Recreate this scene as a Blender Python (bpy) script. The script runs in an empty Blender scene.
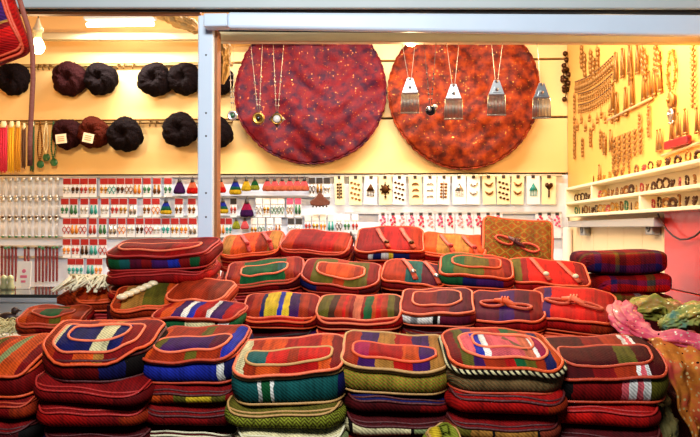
import bpy, math, random
from mathutils import Vector, Matrix, Euler
R = math.radians
PI = math.pi
scene = bpy.context.scene
col = scene.collection
rnd = random.Random(7)

# ------------------------------------------------------------------ camera
CAM = Vector((0, 0, 1.55))
F = 700.0
PITCH, YAW = math.atan(9.5 / F), math.atan(35 / F)
CM = Euler((PI / 2 + PITCH, 0, YAW)).to_matrix()
cd = bpy.data.cameras.new('camera')
cd.lens = 36.0; cd.sensor_width = 36.0; cd.clip_start = 0.05
cam = bpy.data.objects.new('camera', cd); col.objects.link(cam)
cam.location = CAM; cam.rotation_euler = (PI / 2 + PITCH, 0, YAW)
scene.camera = cam

def ray(px, py):
    return CM @ Vector(((px - 350) / F, -(py - 218.5) / F, -1))
def at(px, py, Y):
    d = ray(px, py); return CAM + d * (Y / d.y)
def atx(px, py, X):
    d = ray(px, py); return CAM + d * (X / d.x)

# ------------------------------------------------------------------ colours and materials
def hx(h):
    h = h.lstrip('#')
    c = [int(h[i:i + 2], 16) / 255 for i in (0, 2, 4)]
    return tuple((v / 12.92 if v <= .04045 else ((v + .055) / 1.055) ** 2.4) for v in c) + (1,)
PAL = dict(red='#a60a06', darkred='#600505', brightred='#c80f06', rust='#9c2a08', orange='#cc4810', tan='#a8702c',
           olive='#5c5414', green='#0e5228', teal='#125450', navy='#14164e', purple='#3c1050', cream='#dccf98',
           white='#ece8da', black='#120c0a', pink='#dc5a60', magenta='#9c1444', yellow='#cfae24', maroon='#480508',
           brown='#40200e', blue='#1c2a98', sage='#84905a', plum='#560a24', salmon='#d06a48', lime='#8e9628',
           terra='#8a341e', grey='#8c8a86', wine='#7c0808')
MATS = {}
def mat(name, color='#ffffff', rough=.6, metal=0.0, bump=0, bscale=60, emit=0, var=0, vscale=8, coat=0, alpha=1, trans=0):
    if name in MATS: return MATS[name]
    m = bpy.data.materials.new(name); m.use_nodes = True; MATS[name] = m
    nt = m.node_tree; b = nt.nodes['Principled BSDF']
    c = hx(color) if isinstance(color, str) else color
    b.inputs['Base Color'].default_value = c
    b.inputs['Specular IOR Level'].default_value = .08 if 'fur' in name else .5
    b.inputs['Roughness'].default_value = rough; b.inputs['Metallic'].default_value = metal
    if coat: b.inputs['Coat Weight'].default_value = coat
    if trans: b.inputs['Transmission Weight'].default_value = trans
    if alpha < 1: b.inputs['Alpha'].default_value = alpha
    if emit:
        b.inputs['Emission Color'].default_value = c; b.inputs['Emission Strength'].default_value = emit
    tc = nt.nodes.new('ShaderNodeTexCoord')
    if var:
        n = nt.nodes.new('ShaderNodeTexNoise'); n.inputs['Scale'].default_value = vscale; n.inputs['Detail'].default_value = 4
        nt.links.new(tc.outputs['Object'], n.inputs['Vector'])
        mr = nt.nodes.new('ShaderNodeMapRange'); mr.inputs[3].default_value = 1 - var; mr.inputs[4].default_value = 1 + var
        nt.links.new(n.outputs['Fac'], mr.inputs[0])
        mx = nt.nodes.new('ShaderNodeMix'); mx.data_type = 'RGBA'; mx.blend_type = 'MULTIPLY'; mx.inputs[0].default_value = 1
        mx.inputs[6].default_value = c; nt.links.new(mr.outputs[0], mx.inputs[7]); nt.links.new(mx.outputs[2], b.inputs['Base Color'])
    if bump:
        n2 = nt.nodes.new('ShaderNodeTexNoise'); n2.inputs['Scale'].default_value = bscale; n2.inputs['Detail'].default_value = 5
        nt.links.new(tc.outputs['Object'], n2.inputs['Vector'])
        bp = nt.nodes.new('ShaderNodeBump'); bp.inputs['Strength'].default_value = bump; bp.inputs['Distance'].default_value = .01
        nt.links.new(n2.outputs['Fac'], bp.inputs['Height']); nt.links.new(bp.outputs[0], b.inputs['Normal'])
    return m

def math_node(nt, op, a, b=None):
    n = nt.nodes.new('ShaderNodeMath'); n.operation = op
    for i, v in enumerate((a, b)):
        if v is None: continue
        if isinstance(v, (int, float)): n.inputs[i].default_value = v
        else: nt.links.new(v, n.inputs[i])
    return n.outputs[0]

def woven(bands, axis=0, mode='band', rough=.75, scale=1.0):
    """hand woven wool: bands 'red:3 green:1' along one axis of the cloth, with weave and slubs"""
    key = 'woven ' + bands + str(axis) + mode
    if key in MATS: return MATS[key]
    m = bpy.data.materials.new('woven ' + bands.replace(':', ' ')[:40]); m.use_nodes = True; MATS[key] = m
    nt = m.node_tree; b = nt.nodes['Principled BSDF']
    b.inputs['Roughness'].default_value = rough
    b.inputs['Specular IOR Level'].default_value = .10
    tc = nt.nodes.new('ShaderNodeTexCoord')
    sg = nt.nodes.new('ShaderNodeSeparateXYZ'); nt.links.new(tc.outputs['Generated'], sg.inputs[0])
    so = nt.nodes.new('ShaderNodeSeparateXYZ'); nt.links.new(tc.outputs['Object'], so.inputs[0])
    items = []
    for w in bands.split():
        if ':' in w: n_, k = w.split(':'); k = float(k)
        else: n_, k = w, 1.0
        items.append((n_, k))
    tot = sum(k for _, k in items)
    src = sg.outputs[axis]
    ns = nt.nodes.new('ShaderNodeTexNoise'); ns.inputs['Scale'].default_value = 40
    nt.links.new(tc.outputs['Object'], ns.inputs['Vector'])
    if mode == 'band':
        src = math_node(nt, 'ADD', src, math_node(nt, 'MULTIPLY', math_node(nt, 'SUBTRACT', ns.outputs['Fac'], .5), .05))
    elif mode == 'herring':
        pp = math_node(nt, 'PINGPONG', so.outputs[0], .009)
        s = math_node(nt, 'ADD', math_node(nt, 'MULTIPLY', pp, 1.2), math_node(nt, 'ADD', so.outputs[1], so.outputs[2]))
        src = math_node(nt, 'FRACT', math_node(nt, 'MULTIPLY', s, 110))
    elif mode == 'rope':
        s = math_node(nt, 'ADD', so.outputs[0], math_node(nt, 'MULTIPLY', so.outputs[2], 1.0))
        src = math_node(nt, 'FRACT', math_node(nt, 'MULTIPLY', s, 75))
    elif mode == 'diamond':
        u = math_node(nt, 'PINGPONG', so.outputs[0], .022); v = math_node(nt, 'PINGPONG', so.outputs[1], .022)
        src = math_node(nt, 'FRACT', math_node(nt, 'MULTIPLY', math_node(nt, 'ADD', u, v), 45))
    elif mode == 'plaid':
        u = math_node(nt, 'FRACT', math_node(nt, 'MULTIPLY', so.outputs[0], 5.0))
        src = u
    cr = nt.nodes.new('ShaderNodeValToRGB'); cr.color_ramp.interpolation = 'CONSTANT'
    el = cr.color_ramp.elements
    while len(el) > 1: el.remove(el[-1])
    pos = 0
    for i, (n_, k) in enumerate(items):
        e = el[0] if i == 0 else el.new(pos)
        e.position = pos; e.color = hx(PAL[n_]); pos += k / tot
    nt.links.new(src, cr.inputs[0])
    base = cr.outputs[0]
    if mode == 'plaid':
        cr2 = nt.nodes.new('ShaderNodeValToRGB'); cr2.color_ramp.interpolation = 'CONSTANT'
        el2 = cr2.color_ramp.elements
        while len(el2) > 1: el2.remove(el2[-1])
        pos = 0
        for i, (n_, k) in enumerate(items):
            e = el2[0] if i == 0 else el2.new(pos)
            e.position = pos; e.color = hx(PAL[n_]); pos += k / tot
        v = math_node(nt, 'FRACT', math_node(nt, 'MULTIPLY', math_node(nt, 'ADD', so.outputs[1], so.outputs[2]), 5.0))
        nt.links.new(v, cr2.inputs[0])
        mm = nt.nodes.new('ShaderNodeMix'); mm.data_type = 'RGBA'; mm.inputs[0].default_value = .5
        nt.links.new(base, mm.inputs[6]); nt.links.new(cr2.outputs[0], mm.inputs[7]); base = mm.outputs[2]
    wv = nt.nodes.new('ShaderNodeTexWave'); wv.inputs['Scale'].default_value = 70; wv.inputs['Distortion'].default_value = 2.5
    wv.bands_direction = 'DIAGONAL'; nt.links.new(tc.outputs['Object'], wv.inputs['Vector'])
    n3 = nt.nodes.new('ShaderNodeTexNoise'); n3.inputs['Scale'].default_value = 25; n3.inputs['Detail'].default_value = 5
    nt.links.new(tc.outputs['Object'], n3.inputs['Vector'])
    cx = nt.nodes.new('ShaderNodeCombineXYZ')
    nt.links.new(math_node(nt, 'MULTIPLY', so.outputs[0], 130.0 if axis == 0 else 12), cx.inputs[0])
    nt.links.new(math_node(nt, 'MULTIPLY', so.outputs[1], 9.0 if axis == 0 else 130), cx.inputs[1]); nt.links.new(math_node(nt, 'MULTIPLY', so.outputs[2], 9.0), cx.inputs[2])
    n4 = nt.nodes.new('ShaderNodeTexNoise'); n4.inputs['Scale'].default_value = 1.0; n4.inputs['Detail'].default_value = 3
    nt.links.new(cx.outputs[0], n4.inputs['Vector'])
    f = math_node(nt, 'ADD', math_node(nt, 'MULTIPLY', wv.outputs['Fac'], .3), math_node(nt, 'ADD', math_node(nt, 'MULTIPLY', n3.outputs['Fac'], .7), math_node(nt, 'MULTIPLY', n4.outputs['Fac'], .9)))
    mr = nt.nodes.new('ShaderNodeMapRange'); mr.inputs[1].default_value = .55; mr.inputs[2].default_value = 1.35
    mr.inputs[3].default_value = .22; mr.inputs[4].default_value = 1.15; nt.links.new(f, mr.inputs[0])
    mx = nt.nodes.new('ShaderNodeMix'); mx.data_type = 'RGBA'; mx.blend_type = 'MULTIPLY'; mx.inputs[0].default_value = 1
    nt.links.new(base, mx.inputs[6]); nt.links.new(mr.outputs[0], mx.inputs[7]); nt.links.new(mx.outputs[2], b.inputs['Base Color'])
    bp = nt.nodes.new('ShaderNodeBump'); bp.inputs['Strength'].default_value = .5; bp.inputs['Distance'].default_value = .003
    nt.links.new(f, bp.inputs['Height']); nt.links.new(bp.outputs[0], b.inputs['Normal'])
    return m

def sequin(name, ca, cb, cc, sparkle='#ffe9b0', scale=70, thr=.16, patch=7):
    if name in MATS: return MATS[name]
    m = bpy.data.materials.new(name); m.use_nodes = True; MATS[name] = m
    nt = m.node_tree; b = nt.nodes['Principled BSDF']; b.inputs['Specular IOR Level'].default_value = .2
    tc = nt.nodes.new('ShaderNodeTexCoord')
    n = nt.nodes.new('ShaderNodeTexNoise'); n.inputs['Scale'].default_value = patch; n.inputs['Detail'].default_value = 6
    nt.links.new(tc.outputs['Object'], n.inputs['Vector'])
    cr = nt.nodes.new('ShaderNodeValToRGB'); el = cr.color_ramp.elements
    el[0].position = .36; el[0].color = hx(ca); el[1].position = .66; el[1].color = hx(cc)
    e = el.new(.5); e.color = hx(cb); nt.links.new(n.outputs['Fac'], cr.inputs[0])
    v = nt.nodes.new('ShaderNodeTexVoronoi'); v.inputs['Scale'].default_value = scale
    nt.links.new(tc.outputs['Object'], v.inputs['Vector'])
    lt = math_node(nt, 'LESS_THAN', v.outputs['Distance'], thr)
    sc = nt.nodes.new('ShaderNodeSeparateColor'); nt.links.new(v.outputs['Color'], sc.inputs[0])
    pick = math_node(nt, 'GREATER_THAN', sc.outputs[0], .45)
    dark = math_node(nt, 'GREATER_THAN', sc.outputs[1], .85)
    fac = math_node(nt, 'MULTIPLY', lt, pick)
    mc = nt.nodes.new('ShaderNodeMix'); mc.data_type = 'RGBA'; nt.links.new(dark, mc.inputs[0])
    mc.inputs[6].default_value = hx(sparkle); mc.inputs[7].default_value = hx('#2a0c14')
    mx = nt.nodes.new('ShaderNodeMix'); mx.data_type = 'RGBA'
    nt.links.new(fac, mx.inputs[0]); nt.links.new(cr.outputs[0], mx.inputs[6]); nt.links.new(mc.outputs[2], mx.inputs[7])
    nt.links.new(mx.outputs[2], b.inputs['Base Color'])
    nt.links.new(math_node(nt, 'MULTIPLY', fac, .6), b.inputs['Metallic'])
    nt.links.new(math_node(nt, 'SUBTRACT', .65, math_node(nt, 'MULTIPLY', fac, .4)), b.inputs['Roughness'])
    bp = nt.nodes.new('ShaderNodeBump'); bp.inputs['Strength'].default_value = .6; bp.inputs['Distance'].default_value = .01
    nt.links.new(n.outputs['Fac'], bp.inputs['Height']); nt.links.new(bp.outputs[0], b.inputs['Normal'])
    return m

# ------------------------------------------------------------------ mesh builder
class MB:
    def __init__(s): s.v = []; s.f = []; s.mi = []; s.cur = 0
    def add(s, vs, fs):
        o = len(s.v); s.v += [tuple(p) for p in vs]
        for f in fs: s.f.append([i + o for i in f]); s.mi.append(s.cur)
        return s
    def box(s, c, d, M=None):
        x, y, z = (q / 2 for q in d)
        P = [Vector((a * x, b * y, e * z)) for e in (-1, 1) for b in (-1, 1) for a in (-1, 1)]
        if M: P = [M @ p for p in P]
        c = Vector(c)
        return s.add([c + p for p in P], [(0, 2, 3, 1), (4, 5, 7, 6), (0, 1, 5, 4), (2, 6, 7, 3), (0, 4, 6, 2), (1, 3, 7, 5)])
    def slab(s, a, b, c, d, t):   # front corners: top-left, top-right, bottom-right, bottom-left; thickness vector
        t = Vector(t); P = [Vector(q) for q in (a, b, c, d)]; P += [p + t for p in P]
        return s.add(P, [(0, 3, 2, 1), (4, 5, 6, 7), (0, 1, 5, 4), (1, 2, 6, 5), (2, 3, 7, 6), (3, 0, 4, 7)])
    def tube(s, pts, r, n=6, closed=False, rz=None):
        pts = [Vector(p) for p in pts]; m = len(pts); V = []; up = Vector((0.013, .021, 1))
        for i, p in enumerate(pts):
            if closed: t = pts[(i + 1) % m] - pts[i - 1]
            else: t = pts[min(i + 1, m - 1)] - pts[max(i - 1, 0)]
            if t.length < 1e-9: t = Vector((1, 0, 0))
            t.normalize()
            u = up if abs(t.dot(up)) < .95 else Vector((1, .02, 0))
            a = t.cross(u).normalized(); b = t.cross(a).normalized()
            rr = r[i] if isinstance(r, (list, tuple)) else r
            for k in range(n):
                q = 2 * PI * k / n
                V.append(p + a * (math.cos(q) * rr) + b * (math.sin(q) * (rz if rz else rr)))
        Fc = []
        for i in range(m if closed else m - 1):
            j = (i + 1) % m
            for k in range(n):
                l = (k + 1) % n; Fc.append((i * n + k, i * n + l, j * n + l, j * n + k))
        if not closed:
            Fc.append(tuple(range(n))[::-1]); Fc.append(tuple((m - 1) * n + k for k in range(n)))
        return s.add(V, Fc)
    def lathe(s, prof, n=16, c=(0, 0, 0), sx=1, sy=1, M=None):
        V = []; m = len(prof); c = Vector(c)
        for r, z in prof:
            for k in range(n):
                q = 2 * PI * k / n; p = Vector((math.cos(q) * r * sx, math.sin(q) * r * sy, z))
                if M: p = M @ p
                V.append(c + p)
        Fc = [(i * n + k, i * n + (k + 1) % n, (i + 1) * n + (k + 1) % n, (i + 1) * n + k) for i in range(m - 1) for k in range(n)]
        Fc.append(tuple(range(n))[::-1]); Fc.append(tuple((m - 1) * n + k for k in range(n)))
        return s.add(V, Fc)
    def ball(s, c, r, sc=(1, 1, 1), n=10, m=6):
        prof = [(max(math.sin(PI * i / m), .001) * r, -math.cos(PI * i / m) * r * sc[2]) for i in range(m + 1)]
        return s.lathe(prof, n, c, sc[0], sc[1])
    def rings(s, rs, bottom=None, top=None):
        n = len(rs[0]); V = [p for r in rs for p in r]
        Fc = [(i * n + k, i * n + (k + 1) % n, (i + 1) * n + (k + 1) % n, (i + 1) * n + k) for i in range(len(rs) - 1) for k in range(n)]
        if bottom is not None:
            V.append(bottom); b = len(V) - 1; Fc += [((k + 1) % n, k, b) for k in range(n)]
        if top is not None:
            V.append(top); b = len(V) - 1; o = (len(rs) - 1) * n; Fc += [(o + k, o + (k + 1) % n, b) for k in range(n)]
        return s.add(V, Fc)
    def grid(s, fn, nu, nv, th=0):
        V = [fn(i / (nu - 1), j / (nv - 1)) for j in range(nv) for i in range(nu)]
        Fc = [(j * nu + i, j * nu + i + 1, (j + 1) * nu + i + 1, (j + 1) * nu + i) for j in range(nv - 1) for i in range(nu - 1)]
        return s.add(V, Fc)
    def prism(s, pts2, y0, y1, c=(0, 0, 0)):   # outline in xz, extruded along y
        n = len(pts2); c = Vector(c)
        V = [c + Vector((x, y0, z)) for x, z in pts2] + [c + Vector((x, y1, z)) for x, z in pts2]
        Fc = [tuple(range(n)), tuple(range(2 * n - 1, n - 1, -1))] + [(k, k + n, (k + 1) % n + n, (k + 1) % n) for k in range(n)]
        return s.add(V, Fc)
    def mesh(s, name, mats=None, smooth=True):
        me = bpy.data.meshes.new(name); me.from_pydata(s.v, [], s.f)
        for m in (mats if isinstance(mats, (list, tuple)) else [mats]): me.materials.append(m)
        me.polygons.foreach_set('material_index', s.mi)
        me.polygons.foreach_set('use_smooth', [smooth] * len(s.f)); me.update()
        return me
    def build(s, name, mats, parent=None, smooth=True, loc=None, rot=None):
        o = bpy.data.objects.new(name, s.mesh(name, mats, smooth)); col.objects.link(o)
        if parent: o.parent = parent
        if loc is not None: o.location = loc
        if rot is not None: o.rotation_euler = rot
        return o

def tag(o, label, cat, group=None, kind=None):
    o['label'] = label; o['category'] = cat
    if group: o['group'] = group
    if kind: o['kind'] = kind
    return o
def struct(o): o['kind'] = 'structure'; return o
def empty(name, loc, rot=(0, 0, 0)):
    o = bpy.data.objects.new(name, None); col.objects.link(o); o.location = loc; o.rotation_euler = rot
    o.empty_display_size = .05; return o
def solid(o, t, off=-1):
    m = o.modifiers.new('thick', 'SOLIDIFY'); m.thickness = t; m.offset = off; return o
def bevel(o, w, n=2):
    m = o.modifiers.new('bevel', 'BEVEL'); m.width = w; m.segments = n; m.limit_method = 'ANGLE'; return o
def inst(me, name, parent=None, loc=(0, 0, 0), rot=(0, 0, 0), material=None, scale=(1, 1, 1)):
    o = bpy.data.objects.new(name, me); col.objects.link(o)
    if parent: o.parent = parent
    o.location = loc; o.rotation_euler = rot; o.scale = scale
    if material:
        o.material_slots[0].link = 'OBJECT'; o.material_slots[0].material = material
    return o
ORD = ('first second third fourth fifth sixth seventh eighth ninth tenth eleventh twelfth thirteenth fourteenth fifteenth '
       'sixteenth seventeenth eighteenth nineteenth twentieth').split() + ['twenty-first', 'twenty-second', 'twenty-third', 'twenty-fourth',
       'twenty-fifth', 'twenty-sixth', 'twenty-seventh', 'twenty-eighth', 'twenty-ninth', 'thirtieth']

# ------------------------------------------------------------------ setting
YB = 4.2                       # back wall
XR = at(568, 228, YB).x        # right wall
XL = -2.75
ZC = 2.86
cream_wall = mat('cream painted board', '#f0c884', .5, var=.05, vscale=3)
white_board = mat('white laminate board', '#e2eaf8', .45, var=.04, vscale=4)
groove = mat('dark groove', '#5a4426', .8)
alu = mat('brushed aluminium', '#c8c9c8', .35, .8)
alu_white = mat('white painted metal', '#cfdde8', .45, 0, var=.05, vscale=12, bump=.03, bscale=20)
shade_black = mat('black gap shade', '#0c0a0a', .8)
wood_lt = mat('pale pine', '#e4cf9a', .55, var=.1, vscale=14)
wood_br = mat('brown pine', '#8a5528', .6, var=.2, vscale=14)
tile_cream = mat('cream wall', '#f0d9a6', .5, var=.04, vscale=3)

struct(MB().box((-.8, 2.4, -.05), (7, 6.4, .1)).build('floor', mat('grey paving', '#56504a', .85, var=.2, vscale=3, bump=.2)))
z1 = at(300, 62, YB).z; z2 = at(300, 119, YB).z; z3 = at(300, 174.5, YB).z
w = MB()
gap = .007; bx0, bx1 = XL, XR
def board(za, zb): w.box(((bx0 + bx1) / 2, YB + .02, (za + zb) / 2), (bx1 - bx0, .04, zb - za))
board(z1 + gap, ZC); board(z2 + gap, z1 - gap); board(z3 + gap, z2 - gap)
w.cur = 1; board(.0, z3 - gap)
w.cur = 2; w.box(((bx0 + bx1) / 2, YB + .06, ZC / 2), (bx1 - bx0, .03, ZC))
struct(w.build('wall_back', [cream_wall, white_board, groove], smooth=False))
struct(MB().box((XL - .05, 3.2, ZC / 2), (.1, 2.1, ZC)).build('wall_left', cream_wall, smooth=False))
struct(MB().box((XR + .06, 3.25, ZC / 2), (.1, 2.1, ZC)).build('wall_right', tile_cream, smooth=False))
struct(MB().box(((XL + XR) / 2, 3.3, ZC + .04), (XR - XL + .2, 2.0, .08)).build('ceiling', mat('orange brown boards', '#c08850', .6, var=.2, vscale=6), smooth=False))
# board of the right wall that carries the jewellery, above the shelves
zsh = CAM.z + .215
struct(MB().box((XR + .004, 3.2, (zsh + ZC) / 2), (.012, 1.97, ZC - zsh)).build('trim_1', mat('warm cream pegboard', '#e6ac56', .55, var=.04, vscale=4), smooth=False))
# tiles with joints low on the right wall
tb = MB()
for zz in [x * .2 + .5 for x in range(6)]:
    for k in range(9):
        tb.box((XR + .006, 2.2 + k * .23, zz), (.012, .227, .197))
struct(tb.build('trim_2', tile_cream, smooth=False))
# red panelled piece of the right wall
rp0 = atx(668, 250, XR); zr0, zr1 = atx(668, 206, XR).z, atx(668, 250, XR).z
rb = MB()
zc_ = [.6, 1.02, 1.27, 1.63]
for a, b_ in ((.6, 1.02), (1.024, 1.32), (1.324, 1.62)):
    rb.box((XR - .006, rp0.y - .31, (a + b_) / 2), (.016, .62, b_ - a))
struct(bevel(rb.build('trim_3', mat('glossy red panel', '#d8261c', .35, coat=.3), smooth=False), .002))

# lintel, fascia, timber strip and post along the front of the stall
def front_piece(name, m, xa, xb, ya0, ya1, yb0, yb1, Ya, Yb, th, bev=.006):
    o = MB().slab(at(xa, ya0, Ya), at(xb, yb0, Yb), at(xb, yb1, Yb), at(xa, ya1, Ya), (0, th, 0)).build(name, m, smooth=False)
    if bev: bevel(o, bev, 3)
    return struct(o)
front_piece('trim_4', mat('weathered grey fascia', '#b9c0bc', .6, var=.08, vscale=6), -60, 760, -40, 7.5, -40, 8.5, 2.20, 2.31, .02)
front_piece('trim_5', alu_white, 227, 745, 11.5, 28, 14.5, 36.5, 2.20, 2.31, .03, .010)
front_piece('trim_6', wood_lt, 217, 745, 31, 41.5, 34.5, 43, 2.33, 2.42, .035, .004)
front_piece('trim_7', shade_black, -60, 745, 4, 10, 4, 15, 2.225, 2.335, .01, 0)  # black strip standing in for the shade in the gap under the fascia
front_piece('trim_8', shade_black, 217, 745, 22, 31, 26, 35, 2.325, 2.415, .006, 0)  # black strip painted as the shade between beam and timber strip
# orange board seen under the fascia on the left
front_piece('trim_9', wood_br, -60, 200, 8, 14, 8.5, 14, 2.5, 2.5, .03, .003)
# long pale rail high on the back wall
front_piece('trim_10', mat('pale metal rail', '#c9bd96', .5, .2), 0, 330, 32, 39.5, 32, 39.5, 4.05, 4.05, .05, .01)
# post
pz0 = at(205, 15, 2.24); pa, pb = at(197.5, 120, 2.24), at(213, 120, 2.24)
p = MB()
p.box(((pa.x + pb.x) / 2, 2.27, pz0.z / 2), (pb.x - pa.x, .06, pz0.z))
po = struct(bevel(p.build('trim_11', alu_white, smooth=False), .005, 3))
holes = MB()
for y in (55, 113, 136, 193, 217):
    q = at(206, y, 2.24); holes.lathe([(.0005, 0), (.005, 0), (.006, .002), (.0005, .003)], 12, (q.x, 2.2425, q.z), M=Matrix.Rotation(R(90), 3, 'X'))
holes.build('bolt', mat('dark bolt', '#4a4640', .4, .8), po)
pc = at(215.2, 120, 2.26)
struct(MB().box((pc.x, 2.285, 1.1), (.0125, .05, 2.2)).build('trim_12', wood_br, smooth=False))
bk = MB(); q0, q1 = at(204, 14, 2.2), at(228, 27, 2.2)
bk.box(((q0.x + q1.x) / 2, 2.215, (q0.z + q1.z) / 2), (q1.x - q0.x, .05, q0.z - q1.z))
struct(bevel(bk.build('trim_13', alu_white, smooth=False), .005))

# horizontal rails on the jewellery board
def rail(name, y, xa, xb, n=1, m_=None):
    a, b_ = at(xa, y, 4.17), at(xb, y, 4.17); z = at(300, y, 4.17).z
    o = MB()
    o.box(((a.x + b_.x) / 2, 4.185, z), (b_.x - a.x, .03, .012)); o.cur = 0
    return struct(o.build(name, m_ or alu, smooth=False))
RY = [176, 196.5, 216.5, 237.5, 257.5]
rail('trim_14', RY[0], -40, 562); rail('trim_15', RY[1], -40, 330); rail('trim_16', RY[2], -40, 330)
rail('trim_17', RY[3], -40, 330); rail('trim_18', RY[4], -40, 190); rail('trim_19', 213, 345, 562)
rt = mat('tan hook rail', '#9a7c48', .6)
rail('trim_20', 62.5, -40, 232, m_=rt); rail('trim_21', 120.5, -40, 232, m_=rt)
ZR = [at(300, y, 4.17).z for y in RY]; ZR19 = at(300, 213, 4.17).z
# small hooks on the upper rails
hk = MB(); 
def hook(b, x, z):
    b.tube([(x, 4.18, z), (x, 4.14, z - .003), (x, 4.13, z - .025), (x, 4.135, z - .035)], .004, 5)
hm = hk; hook(hm, 0, 0); hme = hm.mesh('hook', mat('dark brass', '#6a4a20', .4, .7))
HOOKS = [(41, 62.5), (46, 62.5), (52, 62.5), (120, 62.5), (126, 62.5), (135, 62.5), (141, 120.5), (152, 120.5), (158, 120.5)]
for i, (x, y) in enumerate(HOOKS):
    q = at(x, y, 4.17)
    row = [h for h in HOOKS if h[1] == y]
    tag(inst(hme, 'hook', loc=(q.x, 0, at(300, y, 4.17).z)), 'small brass wall hook, %s from left on the %s rail' % (ORD[row.index((x, y))], 'upper hat' if y < 80 else 'lower hat'), 'hook', 'wall hooks between the hats')

# ------------------------------------------------------------------ shelf on the right wall
XS = 1.0
shelf_m = mat('pale cream shelf', '#f0e2ba', .5, var=.05, vscale=6)
sy1 = XS * 700 / 177 - .02; sy0 = 2.16
zt, zm, zb = CAM.z + .215, CAM.z + .135, CAM.z + .066
sh = empty('wall_shelf', ((XS + XR) / 2, 3.0, zb))
tag(sh, 'long cream two-tier wall shelf full of bangles on right wall', 'shelf')
def shp(name, c, d):
    o = MB().box(c, d).build(name, shelf_m, sh, smooth=False); o.matrix_parent_inverse = Matrix.Translation(-sh.location); bevel(o, .003); return o
xc = (XS + XR) / 2; xw = XR - XS
for z in (zt, zm, zb): shp('shelf_board', (xc, (sy0 + sy1) / 2, z), (xw, sy1 - sy0, .014))
for z0, z1_, pxs in ((zm, zt, (564, 591)), (zb, zm, (564, 639))):
    for pxx in pxs:
        y = min(atx(pxx, 200, XS).y, sy1 - .008)
        shp('divider', (xc, y, (z0 + z1_) / 2), (xw, .014, z1_ - z0 - .014))
for z0, z1_ in ((zm, zt), (zb, zm)):
    shp('back_panel', (XR - .008, (sy0 + sy1) / 2, (z0 + z1_) / 2), (.006, sy1 - sy0, z1_ - z0 - .014))
# bangles, brooches on the shelf tiers
JC = [mat('bronze', '#8a5a28', .35, .9), mat('old gold', '#b8883a', .3, .9), mat('silver', '#c9c8c2', .28, .95), mat('dark bronze', '#4a2c14', .4, .85),
      mat('green enamel', '#2c6a40', .3), mat('red enamel', '#9c2418', .3), mat('turquoise bead', '#2a9088', .3), mat('amber bead', '#c87a20', .25)]
JN = ['bronze', 'gold', 'silver', 'dark bronze', 'green', 'red', 'turquoise', 'amber']
ringm = MB(); ringm.tube([(math.cos(a) * .026, 0, math.sin(a) * .026 + .031) for a in [k * 2 * PI / 18 for k in range(18)]], .0055, 6, True)
ringm.ball((0, -.004, .056), .008)
ringme = ringm.mesh('bangle', JC[0])
cuffm = MB(); cuffm.tube([(math.cos(a) * .024, 0, math.sin(a) * .022 + .026) for a in [k * 2 * PI / 18 for k in range(18)]], .004, 6, True, rz=.012)
cuffme = cuffm.mesh('bangle', JC[1])
brm = MB(); brm.lathe([(.001, 0), (.024, 0), (.026, .004), (.018, .009), (.012, .012), (.001, .013)], 14, (0, .004, .0265), M=Matrix.Rotation(R(75), 3, 'X')); 
for k in range(8): brm.ball((math.cos(k * PI / 4) * .02, -.006, .0265 + math.sin(k * PI / 4) * .02), .004, n=6, m=4)
brme = brm.mesh('brooch', JC[2])
TIER = {'top': (zt + .007, 585, 698), 'middle': (zm + .007, 569, 698), 'lower': (zb + .007, 569, 698)}
for tn, (z, xa, xb) in TIER.items():
    ya, yb_ = atx(xa, 200, XS).y, atx(xb, 200, XS).y
    n = 26 if tn != 'top' else 15
    nb = 0
    for i in range(n):
        y = ya + (yb_ - ya) * (i + .5) / n
        if tn == 'top' and i > 8: y = ya + (yb_ - ya) * (i + .3) / n
        dv = {'middle': atx(591, 200, XS).y, 'lower': atx(639, 200, XS).y}.get(tn)
        if dv and abs(y - dv) < .03: continue
        k = rnd.choice((0, 0, 1, 1, 2)); cidx = rnd.choice((0, 0, 0, 1, 1, 3, 3, 3, 3, 4, 5))
        me = (ringme, cuffme, brme)[k]; nm = ('bangle', 'bangle', 'brooch')[k]
        s_ = .62 + rnd.random() * .14
        o = inst(me, nm, loc=(xc - .01, y, z), rot=(0, 0, -PI / 2 + rnd.uniform(-.4, .4)), material=JC[cidx], scale=(s_, s_, s_ * .95))
        nb += 1
        tag(o, '%s %s, %s from far end, %s' % (JN[cidx], ('round bangle', 'wide cuff bangle', 'round brooch')[k], ORD[nb - 1],
            {'top': 'top board of wall shelf', 'middle': 'upper tier of wall shelf', 'lower': 'lower tier of wall shelf'}[tn]),
            nm, 'bangles and brooches on the wall shelf')
# trunking and sockets below the shelf, cable
ty0 = atx(660, 216, XR - .03).y; ty1 = atx(572, 216, XR - .03).y
struct(bevel(MB().box((XR - .03, (ty0 + ty1) / 2, CAM.z + .022), (.05, ty1 - ty0, .035)).build('trim_22', mat('grey plastic trunking', '#b8b4ac', .5), smooth=False), .004))
sock = mat('grey socket plastic', '#9b9892', .45)
for pxx, yy, lab in ((583, 229, 'small grey socket box on right wall, the far one under the shelf'), (650, 226, 'grey socket box under the wall shelf beside red panel')):
    q = atx(pxx, yy, XR - .03)
    s = empty('socket_box', (XR, q.y, q.z)); tag(s, lab, 'socket', 'socket boxes under the shelf')
    bevel(MB().box((-.018, 0, 0), (.036, .075, .07)).build('casing', sock, s, smooth=False), .005)
    MB().lathe([(.001, 0), (.022, 0), (.022, .004), (.016, .004), (.016, .001), (.001, .001)], 16, (-.036, 0, 0), M=Matrix.Rotation(R(-90), 3, 'Y')).build('outlet', mat('dark outlet', '#6b6862', .5), s)
cab = MB(); cp = [atx(x, y, XR - .035) for x, y in ((658, 214), (662, 222), (667, 230), (673, 236), (680, 239.5), (688, 239), (695, 236), (702, 230), (712, 224))]
cab.tube(cp, .0035, 6)
tag(cab.build('cable', mat('brown cable', '#3a1510', .5)), 'dark cable drooping from the shelf across the red panel', 'cable')
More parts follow.
